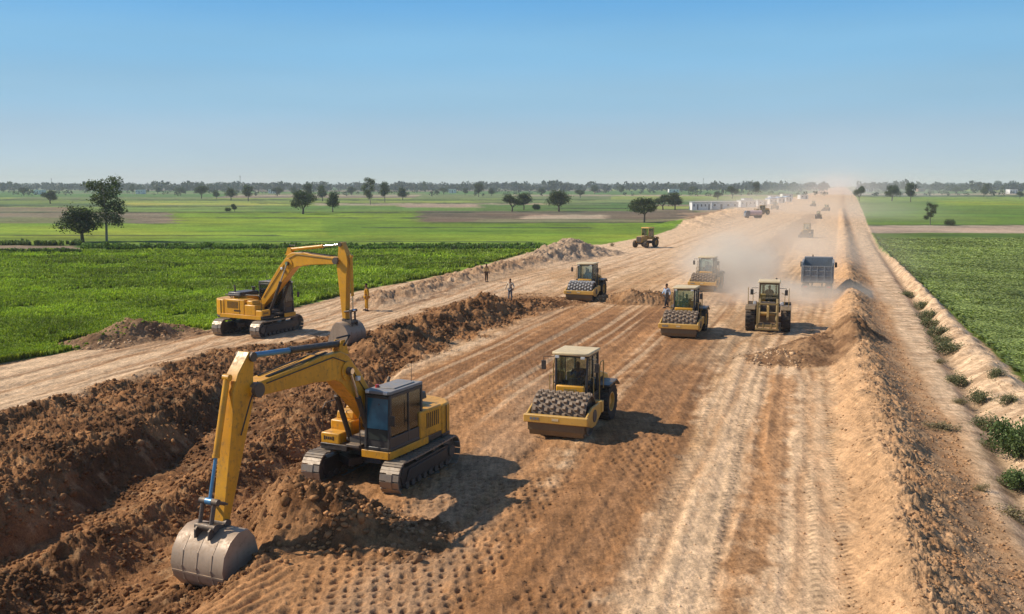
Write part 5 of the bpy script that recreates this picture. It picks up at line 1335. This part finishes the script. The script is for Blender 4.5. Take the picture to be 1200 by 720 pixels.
def tree(kind, seed, px, py, hpx, label, name='field_tree', group='trees standing in the fields', wide=1.0, rz=None, cat='tree', z=None):
    key = (kind, seed)
    x, y = P(px, py); hm = hpx / (py - HZ) * CH
    if key not in TREES:
        m, V, F, C, H = tree_proto(kind, seed)
        root = empty(name, (0, 0, 0)); t = m.build('trunk', 'pale_bark' if kind == 'tall' else 'bark', root)
        cr = np_mesh('crown', V, F, [M['leaf']], np.clip(C, .004, .5), False); cr.parent = root
        TREES[key] = (root, H); o = root
    else: o = copy_tree(TREES[key][0]); 
    H = TREES[key][1]; s = hm / H
    o.name = name; o.location = (x, y, gz(x, y) if y < 400 else 0); o.scale = (s * wide, s * wide, s); o.rotation_euler = (0, 0, random.uniform(0, 6.28) if rz is None else rz)
    tag(o, label, cat, group); return o

tree('broad', 1, 97, 284, 46, 'dark spreading tree beside the brown path in the left field', group=None, wide=1.36)
tree('tall', 2, 125, 283, 74, 'tall slender eucalyptus rising behind the dark spreading tree', group=None, wide=1.3)
tree('broad', 1, 59, 239, 17, 'small round tree far left beyond the brown strip', wide=1.2)
tl = [(355, 251, 30, 'broad', 1, 'dark bushy tree just above the distant excavator arm', 1.15), (390, 249, 27, 'round', 4, 'narrow dark tree right of the bushy one above the excavator', .9),
      (361, 236, 21, 'round', 5, 'pale hazy tree peeping behind the dark bushy tree', 1.1), (378, 236, 21, 'round', 4, 'rounded tree between and behind the two dark roadside field trees', 1.1),
      (434, 240, 31, 'tall', 3, 'tallest dark tree of the middle field with double crown', 1.5), (451, 237, 24, 'round', 5, 'slim dark tree next to the tallest middle tree', .9),
      (472, 235, 17, 'round', 4, 'rounded low tree right of the slim dark tree', 1.3), (497, 226, 14, 'tall', 3, 'small pointed tree on the skyline left of centre', 1.2),
      (561, 231, 18, 'round', 5, 'round skyline tree left of the paired bushy trees', 1.3), (576, 230, 12, 'round', 4, 'little tree right beside the round skyline tree', 1.3),
      (600, 248, 21, 'broad', 6, 'left one of two joined bushy trees by the pale field', 1.35), (614, 246, 20, 'round', 5, 'right one of two joined bushy trees by the pale field', 1.3),
      (655, 248, 27, 'broad', 1, 'wide dark tree standing right of the two joined bushy trees', 1.3), (680, 232, 11, 'broad', 6, 'low bluish tree behind the wide dark tree', 1.6),
      (697, 228, 12, 'round', 5, 'small skyline tree right of the low bluish one', 1.6), (755, 261, 31, 'umbrella', 7, 'umbrella shaped tree behind the distant grader', 1.12),
      (777, 246, 19, 'broad', 6, 'dark bushy tree left of the white sheds', 1.2), (791, 246, 23, 'round', 4, 'taller tree touching the bushy one by the white sheds', 1.25),
      (841, 234, 10, 'broad', 1, 'low tree behind the white sheds', 1.7), (858, 233, 17, 'broad', 6, 'dark tree rising behind the right end of the white sheds', 1.3), (886, 230, 18, 'round', 5, 'tree behind the parked machines on the left of the far road', 1.1),
      (236, 233, 18, 'broad', 6, 'broad hazy tree left of the radio mast', 1.4), (254, 233, 12, 'round', 4, 'low hazy tree between two broad ones on the left', 1.6), (271, 235, 16, 'broad', 1, 'dark hazy tree just left of the radio mast foot', 1.2),
      (291, 236, 19, 'round', 5, 'dark round tree just right of the radio mast foot', 1.25), (275, 248, 10, 'round', 4, 'tiny lone tree in the yellow green strip', 1.2), (156, 228, 13, 'tall', 3, 'small bluish skyline tree right of the tall eucalyptus', 1.6),
      (28, 230, 12, 'broad', 6, 'low bluish tree near the left picture edge', 1.5), (185, 228, 10, 'round', 5, 'tiny skyline tree far right of the eucalyptus', 1.8), (212, 229, 11, 'broad', 1, 'flat bluish tree left of the broad hazy tree', 1.8),
      (325, 230, 12, 'broad', 6, 'low bluish tree left of the dark bushy tree', 1.8), (345, 229, 12, 'round', 4, 'small skyline tree behind the distant excavator boom', 1.5), (412, 229, 12, 'broad', 1, 'low skyline tree left of the tallest tree', 1.6), (520, 228, 9, 'broad', 6, 'flat skyline tree in the centre left', 1.9), (545, 229, 9, 'round', 5, 'low skyline tree left of the round one', 1.8), (635, 229, 10, 'broad', 1, 'hazy flat tree behind the joined pair', 1.7), (728, 227, 12, 'round', 4, 'skyline tree above the umbrella tree', 1.4), (812, 228, 11, 'broad', 6, 'skyline tree above the white sheds', 1.6),
      (1007, 236, 19, 'broad', 6, 'dusty dark tree where the right field meets the road', 1.0), (1045, 236, 21, 'broad', 1, 'dusty broad tree, left of the pair beyond the right field', 1.3), (1067, 237, 23, 'round', 5, 'dusty upright tree, right of the pair beyond the right field', 1.1),
      (1090, 264, 26, 'tall', 8, 'thin young tree standing at the pale track across the right field', 1.25), (1153, 231, 19, 'round', 4, 'dark tree beyond the right field below the skyline', 1.2), (1169, 222, 11, 'round', 5, 'skyline tree top near the right edge', 1.5),
      (1195, 233, 10, 'broad', 6, 'low dark tree at the right picture edge', 1.3), (1120, 227, 9, 'broad', 1, 'hazy flat tree right of the dusty pair', 1.9)]
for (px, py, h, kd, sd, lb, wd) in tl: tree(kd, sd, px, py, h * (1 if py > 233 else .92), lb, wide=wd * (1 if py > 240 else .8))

def bush_proto(seed, c0, c1, n, size=.05, R0=.5):
    R = random.Random(seed); blobs = [(R.uniform(-.3, .3), R.uniform(-.3, .3), R.uniform(.15, .45), R.uniform(.25, .42), R.uniform(.25, .42), R.uniform(.2, .4)) for _ in range(9)]
    V, F, C = crown(blobs, n, size, c0, c1, seed); V[:, 2] = np.maximum(V[:, 2], -.02)
    return np_mesh('shrub', V, F, [M['leaf']], np.clip(C, .004, .5), False).data
BM = [bush_proto(21, (.07, .11, .03), (.19, .25, .085), 5200, .032), bush_proto(22, (.12, .135, .055), (.27, .27, .13), 3200, .028), bush_proto(23, (.20, .165, .08), (.36, .30, .16), 1800, .03)]
for o in [q for q in bpy.data.objects if q.name.startswith('shrub')]: bpy.data.objects.remove(o)
bl = [(1192, 533, 1.6, 1.35, 0, 'large leafy green shrub at the right edge, biggest on the verge', 'shrub'), (1198, 566, 1.1, .7, 0, 'small green shrub just below the biggest one', 'shrub'), (1159, 497, 1.25, .75, 1, 'grey green shrub left of the biggest shrub', 'shrub'),
      (1151, 468, 1.1, .7, 1, 'grassy shrub in the ditch behind the grey green one', 'shrub'), (1164, 452, .9, .6, 1, 'small weed tuft against the pale clod ridge', 'weed'), (1124, 446, 1.2, .7, 1, 'grassy weed clump alone on the ditch line', 'weed'),
      (1114, 410, 1.7, .85, 1, 'round weed clump in the middle of the ditch row', 'weed'), (1105, 400, 1.4, .8, 1, 'weed clump pressed against the round clump from behind', 'weed'), (1098, 388, 1.7, .8, 1, 'wide weed clump below the topmost ditch weeds', 'weed'),
      (1085, 370, 1.9, .9, 1, 'topmost large weed clump of the ditch row', 'weed'), (1090, 378, 1.4, .8, 1, 'weed clump between the two wide clumps', 'weed'), (1078, 358, 1.6, .8, 1, 'far weed clump near the field corner', 'weed'), (1066, 345, 1.5, .7, 1, 'farthest low weed clump by the ditch bend', 'weed'),
      (1104, 425, .8, .4, 2, 'dry brown tuft below the round clump', 'weed'), (1127, 472, .9, .35, 2, 'dry flat tuft left of the ditch shrub', 'weed'), (1160, 520, 1.0, .4, 2, 'dry tuft left of the biggest shrub foot', 'weed'), (1102, 506, 1.4, .35, 2, 'flat dry plant on the right flank of the windrow', 'weed'),
      (1196, 600, 1.2, .6, 2, 'yellowed tuft near the right edge below the shrubs', 'weed'), (1176, 560, .7, .4, 2, 'small dry tuft under the large shrub', 'weed'), (1113, 264.5, 2.2, 1.6, 0, 'dark bush beside the thin young tree', 'shrub'), (1180, 478, .8, .5, 1, 'little weed at the crop edge above the grey green shrub', 'weed'),
      (267, 248, 2, 1.5, 0, 'small dark bush in the olive strip far left', 'shrub'), (718, 289, .9, .7, 2, 'dry bush at the field corner left of the grader', 'shrub'), (628, 246, 3, 2.2, 0, 'dark bush between the joined trees and the wide tree', 'shrub'), (1150, 575, .5, .3, 2, 'tiny dry tuft on the track edge', 'weed')]
for px, py, w_, h_, k, lb, ct in bl:
    x, y = P(px, py); o = bpy.data.objects.new('verge_shrub' if ct == 'shrub' else 'weed_clump', BM[k]); COL.objects.link(o)
    o.location = (x, y, gz(x, y) - .03); o.scale = (w_ * 1.0, w_ * 1.0, h_ * 1.35); o.rotation_euler = (0, 0, random.uniform(0, 6)); tag(o, lb, ct, 'plants along the right ditch' if px > 1060 and py > 300 else None)

# far wood: reads as one mass
def far_wood(name, n, x0, x1, d0, d1, hh, size, seed, c0=(.030, .048, .026), c1=(.07, .095, .05), per=46):
    R = np.random.default_rng(seed); Vs, Cs = [], []
    for i in range(n):
        d = d0 * (d1 / d0) ** R.random(); px = R.uniform(x0, x1)
        if 965 < px < 1002: continue
        x = (px - 600) / FP * d; g = gn(np.array([px * .03]), np.array([d * .002]), seed)[0]
        H = hh * R.uniform(.55, 1.15) * (1 + .35 * g); W = H * R.uniform(.35, .9)
        m = per; c = R.normal(size=(m, 3)); c /= np.linalg.norm(c, axis=1)[:, None]; c *= (R.random(m) ** .4)[:, None]
        ctr = np.stack([x + c[:, 0] * W, d + c[:, 1] * W, H * .56 + c[:, 2] * H * .46], 1)
        u = R.normal(size=(m, 3)); u /= np.linalg.norm(u, axis=1)[:, None]; w = np.cross(u, R.normal(size=(m, 3))); w /= np.linalg.norm(w, axis=1)[:, None]; s = size * H / 10 * R.uniform(.5, 1.2, m)[:, None]
        Vs.append(np.stack([ctr - u * s, ctr - w * s * .7, ctr + u * s, ctr + w * s * .7], 1).reshape(-1, 3))
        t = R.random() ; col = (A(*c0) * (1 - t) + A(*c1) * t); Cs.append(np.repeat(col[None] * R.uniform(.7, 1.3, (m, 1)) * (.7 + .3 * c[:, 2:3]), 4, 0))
    V = np.concatenate(Vs); C = np.concatenate(Cs)
    o = np_mesh(name, V, np.arange(len(V)).reshape(-1, 4), [M['leaf']], np.clip(C, .004, .5), False); o['kind'] = 'stuff'
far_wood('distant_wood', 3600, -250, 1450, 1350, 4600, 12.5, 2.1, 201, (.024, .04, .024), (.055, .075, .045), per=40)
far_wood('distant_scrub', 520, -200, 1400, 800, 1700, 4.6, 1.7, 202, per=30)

# ------------------------------------------------------------------ machines
def face(a_deg): return -pi / 2 - radians(a_deg)      # heading towards the camera, turned by a
ex1 = excavator((-4.25, 31.75, .0), atan2(-3.9, -1.6), atan2(-6.9, -3.4), 'near yellow excavator digging with its bucket in the trench floor',
    dict(foot=(.45, 1.75), knee=(2.6, 4.15), joint=(6.45, 4.05), top=(6.5, 4.95), pin=(7.7, .72), armfrac=.55, bfrac=.62, bscale=1.08), ym='yellow_b', bucket_tilt=.12)
ex2 = excavator((-16.4, 62.9, .0), atan2(4.3, 1.9), atan2(-3.1, 5.7), 'far yellow excavator on the haul road with its arm hanging straight down',
    dict(foot=(.45, 1.75), knee=(3.0, 4.7), joint=(6.35, 4.7), top=(6.6, 5.65), pin=(6.8, 1.25), armfrac=.62, bfrac=.7, bscale=1.05), ym='yellow', cabglass='dglass', bucket_tilt=.25, armsleeve=None)
ex2.scale = (1.05,) * 3
RL = [((2.0, 36.9), 21, 'nearest padfoot roller in the middle of the graded lane', 'drum'), ((10.7, 61.4), 20, 'padfoot roller beside the walking man with a bright yellow front panel', 'drum'),
      ((5.8, 80.7), 20, 'padfoot roller with pale grey drum passing the long earth ridge', 'drum_pale'), ((17.3, 88.0), 22, 'padfoot roller half hidden in the dust cloud', 'drum')]
seat_pts = []
for i, ((x, y), a, lb, dr) in enumerate(RL):
    rz = face(a); ox, oy = x - 1.45 * cos(rz), y - 1.45 * sin(rz)
    padfoot_roller((ox, oy, gz0(ox, oy) - .02), rz, lb, drum=dr); seat_pts.append((ox, oy, rz))
ol = ['seated driver in dark blue shirt inside the nearest roller', 'seated driver in the roller beside the walking man', 'seated driver in the roller with the pale drum', 'seated driver in the roller lost in dust']
for (ox, oy, rz), lb in zip(seat_pts, ol):
    person((ox - .34 * cos(rz), oy - .34 * sin(rz), gz0(ox, oy) + 1.28 + .42), rz, lb, H=1.7, shirt='navy', trousers='dark_cloth', pose='sit', group='machine drivers')
lx, ly = 17.2, 65.2; lz = face(16)
wheel_loader((lx, ly, gz0(lx, ly) - .02), lz, 'dusty ochre wheel loader facing the camera with empty fork carriage')
person((lx - .3 * cos(lz), ly - .3 * sin(lz), gz0(lx, ly) + 1.55 + .46), lz, 'seated driver in dark shirt inside the wheel loader', H=1.7, shirt='dark_cloth', trousers='brown_cloth', pose='sit', group='machine drivers')
tx, ty = 26.9, 86.0
tipper((tx, ty, gz0(tx, ty)), radians(90 - 18), 'grey dump truck driving away with its tall ribbed tailgate facing the camera')
gx, gy = P(757, 290)
road_tractor((gx, gy, gz0(gx, gy)), face(38), 'ochre grader with yellow cab roof on the far left road edge', blade=False)
def far(px, py, rz, lb, body='ochre', roof='ochre', s=1.0, **k):
    x, y = P(px, py); return road_tractor((x, y, gz0(x, y) if y < 400 else 0), rz, lb, body, roof, big=s, name='tractor', cat='tractor', **k)
far(945, 278.5, face(25), 'small ochre tractor alone on the far right lane', s=.85)
far(959, 256.5, face(15), 'tiny dark tractor beyond the small ochre one', s=.72, body='black', roof='black')
far(968, 247.5, face(40), 'tiny rust brown tractor close to the far dust', s=.8)
far(953, 242, face(30), 'tiny tractor left of the far dust plume', s=.8)
x, y = P(893, 252); wheel_loader((x, y, .1), face(60), 'parked yellow loader behind the pale tanker').scale = (.95,) * 3
x, y = P(908, 246); wheel_loader((x, y, .1), face(20), 'parked ochre loader beside the row of blue roofed sheds').scale = (.95,) * 3
# tank truck far away
def tanker(px, py, rz, label):
    x, y = P(px, py); root = empty('tank_truck', (x, y, .05), rz, label, 'truck', scale=.82)
    m = MB(); m.tube((-3.1, 0, 1.75), (1.2, 0, 1.75), .98, n=24); m.build('tank', 'pinkish', root, bevel=.08)
    m = MB(); m.plate([(1.4, .6), (1.4, 2.6), (2.5, 2.6), (2.9, 1.7), (2.95, .6)], -1.1, 1.1); c = m.build('cab', 'greylt', root, bevel=.06)
    g = MB(); g.box((2.72, 0, 2.1), (.03, 1.8, .7), rot=(0, -.42, 0)); g.build('windscreen', 'dglass', c)
    m = MB(); m.box((-.3, 0, .8), (6.2, 1.0, .2)); m.build('chassis', 'black', root)
    for xx in (-2.4, -1.2, 2.1):
        for sd in (1, -1): tyre(root, (xx, sd * .95, .5), .5, .32, 'steel', lugs=10)
tanker(882, 256, radians(183), 'pale pink tank truck parked side on at the far left road edge')

# ------------------------------------------------------------------ people
def man(px, py, z, rz, lb, **k):
    x, y = P(px, py, z); zz = float(top_h(np.array([x]), np.array([y]))[0])
    for _ in range(4):
        x, y = P(px, py, zz); zz = float(top_h(np.array([x]), np.array([y]))[0])
    return person((x, y, zz), rz, lb, **k)
man(430, 364, .4, radians(200), 'man in mustard work clothes watching beside the far excavator arm', H=2.08, shirt='olive_ochre', trousers='olive_ochre')
man(570, 330, .3, radians(-60), 'man in tan shirt and brown trousers standing on the haul road edge', H=1.8, shirt='tan_cloth', trousers='brown_cloth', legs=[((.02, .10, .49), (0, .10, .07)), ((.02, -.10, .49), (.02, -.11, .07))])
man(598, 353, .3, radians(240), 'man in pale beige clothes standing by the end of the long ridge', H=1.78, shirt='beige_cloth', trousers='grey_cloth', arms=[((-.02, .33, 1.14), (.12, .36, .92)), ((.0, -.36, 1.16), (.16, -.32, .96))])
man(781, 361, 0, radians(-150), 'man in light blue shirt walking beside the roller with yellow front panel', H=1.9, shirt='pale_cloth', trousers='dark_cloth', legs=[((.16, .10, .52), (.22, .10, .08)), ((-.04, -.10, .49), (-.24, -.11, .12))], arms=[((-.10, .27, 1.13), (-.02, .29, .90)), ((.08, -.27, 1.13), (.24, -.26, .96))])

# ------------------------------------------------------------------ buildings far away
def shed(px0, px1, py, hm, depth, label, wall='whitewall', roof='roofing', nwin=6, name='shed', group=None, gable=True, rz=0):
    (xa, ya), (xb, yb) = P(px0, py), P(px1, py); L = math.hypot(xb - xa, yb - ya)
    root = empty(name, ((xa + xb) / 2, (ya + yb) / 2 + depth / 2, 0), rz, label, 'shed' if name == 'shed' else 'house', group)
    m = MB(); m.box((0, 0, hm / 2), (L, depth, hm)); w = m.build('wall', wall, root)
    m = MB()
    if gable: m.plate([(-L / 2 - .2, hm), (-L / 2 - .2, hm + .12), (L / 2 + .2, hm + .12), (L / 2 + .2, hm)], -depth / 2 - .4, depth / 2 + .4); 
    else: m.plate([(-L / 2 - .2, hm), (-L / 2 - .2, hm + .15), (0, hm + L * .18), (L / 2 + .2, hm + .15), (L / 2 + .2, hm)], -depth / 2 - .3, depth / 2 + .3)
    m.build('roof', roof, root)
    for i in range(nwin):
        xx = -L / 2 + (i + .5) * L / nwin
        if i % 3 == 1: m = MB(); m.box((xx, -depth / 2 - .02, hm * .4), (min(.9, L / nwin * .3), .05, hm * .68)); m.build('door', 'darkopen', root)
        else: m = MB(); m.box((xx, -depth / 2 - .02, hm * .6), (min(1.0, L / nwin * .3), .05, hm * .26)); m.build('window', 'darkopen', root)
    return root
shed(811, 833, 246.5, 3.0, 6, 'long white shed with small dark openings, left of the site sheds', nwin=5)
shed(833.5, 865, 246, 2.9, 6, 'white shed with grey front joined right of the long one', wall='whitewall', nwin=4)
shed(868, 886, 243.0, 2.8, 8, 'low pale shed behind the tank truck', nwin=4)
k = 0
for px0, px1, py, lb in ((902, 911, 239.5, 'first pale blue tent from the left in the far row'), (912, 920, 238, 'second pale blue tent of the far row'), (921, 928, 236.5, 'third pale blue tent of the far row')):
    shed(px0, px1, py, 2.6, 9, lb, wall='white', roof='blueroof', nwin=2, group='pale blue tents along the far road', gable=False)
for px0, px1, py, hm, lb, rf in ((888, 899, 241.5, 2.6, 'squat white cabin between the pale shed and the blue tents', 'white'), (903, 913, 236.4, 3.2, 'white roofed hall behind the first blue tent', 'roofing'), (917, 929, 233.6, 3.5, 'long hazy white hall behind the blue tents', 'roofing'), (938, 947, 233.6, 2.8, 'farthest white cabin before the dust plume', 'white'), (872, 882, 238.8, 2.6, 'small white hut behind the low pale shed', 'roofing')):
    shed(px0, px1, py, hm, 7, lb, wall='white', roof=rf, nwin=2, group='white cabins along the far road')
hs = [(44, 228, 9, 'tiny white house left of the eucalyptus'), (163, 227.5, 8, 'tiny white house right of the eucalyptus'), (118, 228, 7, 'tiny pale house behind the spreading tree'), (318, 227, 7, 'tiny pale house left of the hazy trees'), (790, 226, 12, 'tiny pale house on the skyline above the white sheds'), (1016, 225, 16, 'long pale roofed house left of the dusty tree pair'), (1188, 227, 9, 'tiny pale house at the right edge'), (1080, 225, 8, 'tiny brick house behind the dusty pair'), (530, 226.5, 8, 'tiny pale house on the centre skyline'), (700, 226, 7, 'tiny brick house on the skyline right of centre')]
for i, (px, py, w_, lb) in enumerate(hs): shed(px - w_ / 2, px + w_ / 2, py, 4.5, 10, lb, wall='brick' if 'brick' in lb else 'whitewall', roof='roofing' if i % 2 else 'white', nwin=3, name='farmhouse', group=None)
def mast(px, py, hpx, lb, lattice=True):
    x, y = P(px, py); H = hpx / (py - HZ) * CH; root = empty('radio_mast' if lattice else 'utility_pole', (x, y, 0), 0, lb, 'mast' if lattice else 'pole')
    m = MB(); r = H * .035
    if lattice:
        for i in range(3):
            a = i * 2.094; m.tube((r * 1.8 * cos(a), r * 1.8 * sin(a), 0), (r * .3 * cos(a), r * .3 * sin(a), H), r * .14, r * .1, 5)
        for j in range(8): m.tube((r * 1.2 * (1 - j / 9), 0, H * j / 8), (-r * .9 * (1 - j / 9), r * .8 * (1 - j / 9), H * (j + 1) / 8), r * .08, n=4)
        m.build('lattice_tower', 'concrete', root); m = MB(); m.tube((0, 0, H * .9), (0, 0, H * .98), r * .7, n=8); m.build('antenna', 'concrete', root)
    else:
        m.tube((0, 0, 0), (0, 0, H), r * .5, r * .35, 7); m.build('pole', 'concrete', root); m = MB(); m.box((0, 0, H * .93), (H * .2, r * .4, r * .4)); m.build('cross_arm', 'concrete', root)
mast(61, 226, 17, 'thin radio mast on the far left skyline'); mast(282, 227, 21, 'radio mast on the skyline left of the distant excavator'); mast(824, 226, 17, 'pale lattice mast on the skyline above the white sheds')

# ------------------------------------------------------------------ haze and dust
def volume(name, center, size, density, color, noise=None, shape='box', aniso=.1, seed=0, thr=(.35, .7), fall=1.0):
    m = MB()
    if shape == 'box': m.box((0, 0, 0), (2, 2, 2))
    else:
        v, f = ico(3); m.add([tuple(q) for q in v], [tuple(q) for q in f])
    t = NT(name); vs = t.n('ShaderNodeVolumePrincipled') if noise is not None else t.n('ShaderNodeVolumeScatter')
    vs.inputs['Color'].default_value = tuple(color) + (1,); vs.inputs['Anisotropy'].default_value = aniso
    if noise is None: vs.inputs['Density'].default_value = density
    else:
        tc = t.n('ShaderNodeTexCoord').outputs['Object']; geo = t.n('ShaderNodeNewGeometry').outputs['Position']
        ln = t.n('ShaderNodeVectorMath', operation='LENGTH'); t.l(tc, ln.inputs[0])
        f = t.ramp(ln.outputs['Value'], .15, 1.0, 1, 0)
        mp = t.n('ShaderNodeMapping'); t.l(geo, mp.inputs[0]); mp.inputs['Location'].default_value = (seed * 3.1, seed * 1.7, seed * .9); mp.inputs['Scale'].default_value = (1, .7, 1.3)
        nz = t.noise(noise, 4, .6, mp.outputs[0]); g = t.ramp(nz, thr[0], thr[1])
        d = t.math('MULTIPLY', t.math('MULTIPLY', f, g), density); t.l(d, vs.inputs['Density'])
    t.l(vs.outputs[0], t.out.inputs['Volume']); M[name] = t.m
    o = m.build(name, name, None, smooth=0); o.location = center; o.scale = size
    o['kind'] = 'stuff'
    return o
volume('haze_air', (0, 4200, 26), (6500, 4600, 29), .00019, (.86, .93, 1.0), aniso=.0)
DC = (.995, .91, .78)
volume('dust_cloud', (20.5, 92, 1.2), (6.3, 12, 4.8), .5, DC, .35, 'ball', seed=1, thr=(.25, .7))
volume('dust_cloud', (21.5, 79, .5), (6.5, 8, 2.1), .34, DC, .45, 'ball', seed=2, thr=(.3, .7))
volume('dust_cloud', (26.4, 81.2, .3), (5.5, 4.2, 1.8), .5, DC, .6, 'ball', seed=3, thr=(.25, .65))
volume('dust_cloud', (38, 135, 1.5), (12, 46, 5.5), .048, DC, .12, 'ball', seed=4, thr=(.3, .7))
volume('dust_cloud', (95, 330, 2), (36, 130, 7), .017, DC, .04, 'ball', seed=5, thr=(.25, .7))
volume('dust_plume', (325, 980, 4), (70, 330, 24), .008, (.99, .92, .84), .015, 'ball', seed=6, thr=(.25, .75))

# ------------------------------------------------------------------ light, sky, camera
W = bpy.data.worlds.new('World'); SC.world = W; W.use_nodes = True
nt = W.node_tree; nt.nodes.clear(); out = nt.nodes.new('ShaderNodeOutputWorld'); bg = nt.nodes.new('ShaderNodeBackground')
sky = nt.nodes.new('ShaderNodeTexSky'); sky.sky_type = 'NISHITA'; sky.sun_disc = False; sky.sun_elevation = SUN_EL; sky.sun_rotation = atan2(SUNV.x, SUNV.y)
sky.air_density = 1.0; sky.dust_density = .6; sky.ozone_density = 2.5; sky.altitude = 0
tc = nt.nodes.new('ShaderNodeTexCoord'); sp = nt.nodes.new('ShaderNodeSeparateXYZ'); cb = nt.nodes.new('ShaderNodeCombineXYZ')
nt.links.new(tc.outputs['Generated'], sp.inputs[0])
ml = nt.nodes.new('ShaderNodeMath'); ml.operation = 'MULTIPLY_ADD'; ml.inputs[1].default_value = 3.2; ml.inputs[2].default_value = .02; nt.links.new(sp.outputs[2], ml.inputs[0])
nt.links.new(sp.outputs[0], cb.inputs[0]); nt.links.new(sp.outputs[1], cb.inputs[1]); nt.links.new(ml.outputs[0], cb.inputs[2])
nm = nt.nodes.new('ShaderNodeVectorMath'); nm.operation = 'NORMALIZE'; nt.links.new(cb.outputs[0], nm.inputs[0]); nt.links.new(nm.outputs[0], sky.inputs[0])
gm = nt.nodes.new('ShaderNodeHueSaturation'); gm.inputs['Saturation'].default_value = 1.1; nt.links.new(sky.outputs[0], gm.inputs['Color'])
ST = .15
rp = nt.nodes.new('ShaderNodeValToRGB'); rp.color_ramp.interpolation = 'EASE'
def lin(c): return tuple(((v / 255 + .055) / 1.055) ** 2.4 if v > 10 else v / 3294 for v in c) + (1,)
stops = [(0.0, (182, 199, 208)), (.04, (172, 196, 212)), (.085, (152, 196, 222)), (.13, (136, 194, 231)), (.185, (106, 178, 232)), (.30, (76, 148, 212)), (.5, (50, 110, 180))]
while len(rp.color_ramp.elements) < len(stops): rp.color_ramp.elements.new(.5)
for e, (q, c) in zip(rp.color_ramp.elements, stops): e.position = q; e.color = lin(c)
nt.links.new(sp.outputs[2], rp.inputs[0])
sc_ = nt.nodes.new('ShaderNodeVectorMath'); sc_.operation = 'SCALE'; sc_.inputs['Scale'].default_value = 1 / ST; nz = nt.nodes.new('ShaderNodeTexNoise'); nz.inputs['Scale'].default_value = 2.2; nz.inputs['Detail'].default_value = 4; mpv = nt.nodes.new('ShaderNodeMapping'); mpv.inputs['Scale'].default_value = (1, 1, 7); nt.links.new(tc.outputs['Generated'], mpv.inputs[0]); nt.links.new(mpv.outputs[0], nz.inputs['Vector'])
mr = nt.nodes.new('ShaderNodeMapRange'); mr.inputs[1].default_value = .3; mr.inputs[2].default_value = .7; mr.inputs[3].default_value = .94; mr.inputs[4].default_value = 1.06; nt.links.new(nz.outputs['Fac'], mr.inputs[0])
sv_ = nt.nodes.new('ShaderNodeVectorMath'); sv_.operation = 'SCALE'; nt.links.new(rp.outputs[0], sv_.inputs[0]); nt.links.new(mr.outputs[0], sv_.inputs['Scale']); nt.links.new(sv_.outputs[0], sc_.inputs[0])
fm = nt.nodes.new('ShaderNodeMapRange'); fm.inputs[1].default_value = .2; fm.inputs[2].default_value = .55; fm.inputs[3].default_value = .85; fm.inputs[4].default_value = 0; nt.links.new(sp.outputs[2], fm.inputs[0])
mx = nt.nodes.new('ShaderNodeMix'); mx.data_type = 'RGBA'; nt.links.new(fm.outputs[0], mx.inputs[0]); nt.links.new(gm.outputs[0], mx.inputs[6]); nt.links.new(sc_.outputs[0], mx.inputs[7])
nt.links.new(mx.outputs[2], bg.inputs[0]); bg.inputs[1].default_value = ST; nt.links.new(bg.outputs[0], out.inputs[0])

L = bpy.data.lights.new('sun', 'SUN'); L.energy = 5.0; L.angle = radians(.6); L.color = (1.0, .92, .79)
lo = bpy.data.objects.new('sun', L); COL.objects.link(lo)
d = Vector((SUNV.x * cos(SUN_EL), SUNV.y * cos(SUN_EL), sin(SUN_EL))); lo.rotation_euler = d.to_track_quat('Z', 'Y').to_euler(); lo.location = (0, 0, 60)

cam = bpy.data.cameras.new('camera'); co = bpy.data.objects.new('camera', cam); COL.objects.link(co)
co.location = (0, 0, CH); co.rotation_euler = (pi / 2 - PITCH, 0, 0); cam.sensor_width = 36; cam.lens = 36 * FP / 1200; cam.clip_start = .3; cam.clip_end = 30000
SC.camera = co
SC.view_settings.view_transform = 'Standard'; SC.view_settings.look = 'None'; SC.view_settings.exposure = 0; SC.view_settings.gamma = 1
cy = SC.cycles; cy.use_denoising = True; cy.max_bounces = 6; cy.diffuse_bounces = 2; cy.glossy_bounces = 2; cy.transmission_bounces = 4; cy.transparent_max_bounces = 8; cy.volume_bounces = 2
cy.volume_step_rate = 2.0; cy.volume_max_steps = 96; cy.caustics_reflective = False; cy.caustics_refractive = False; cy.sample_clamp_indirect = 6
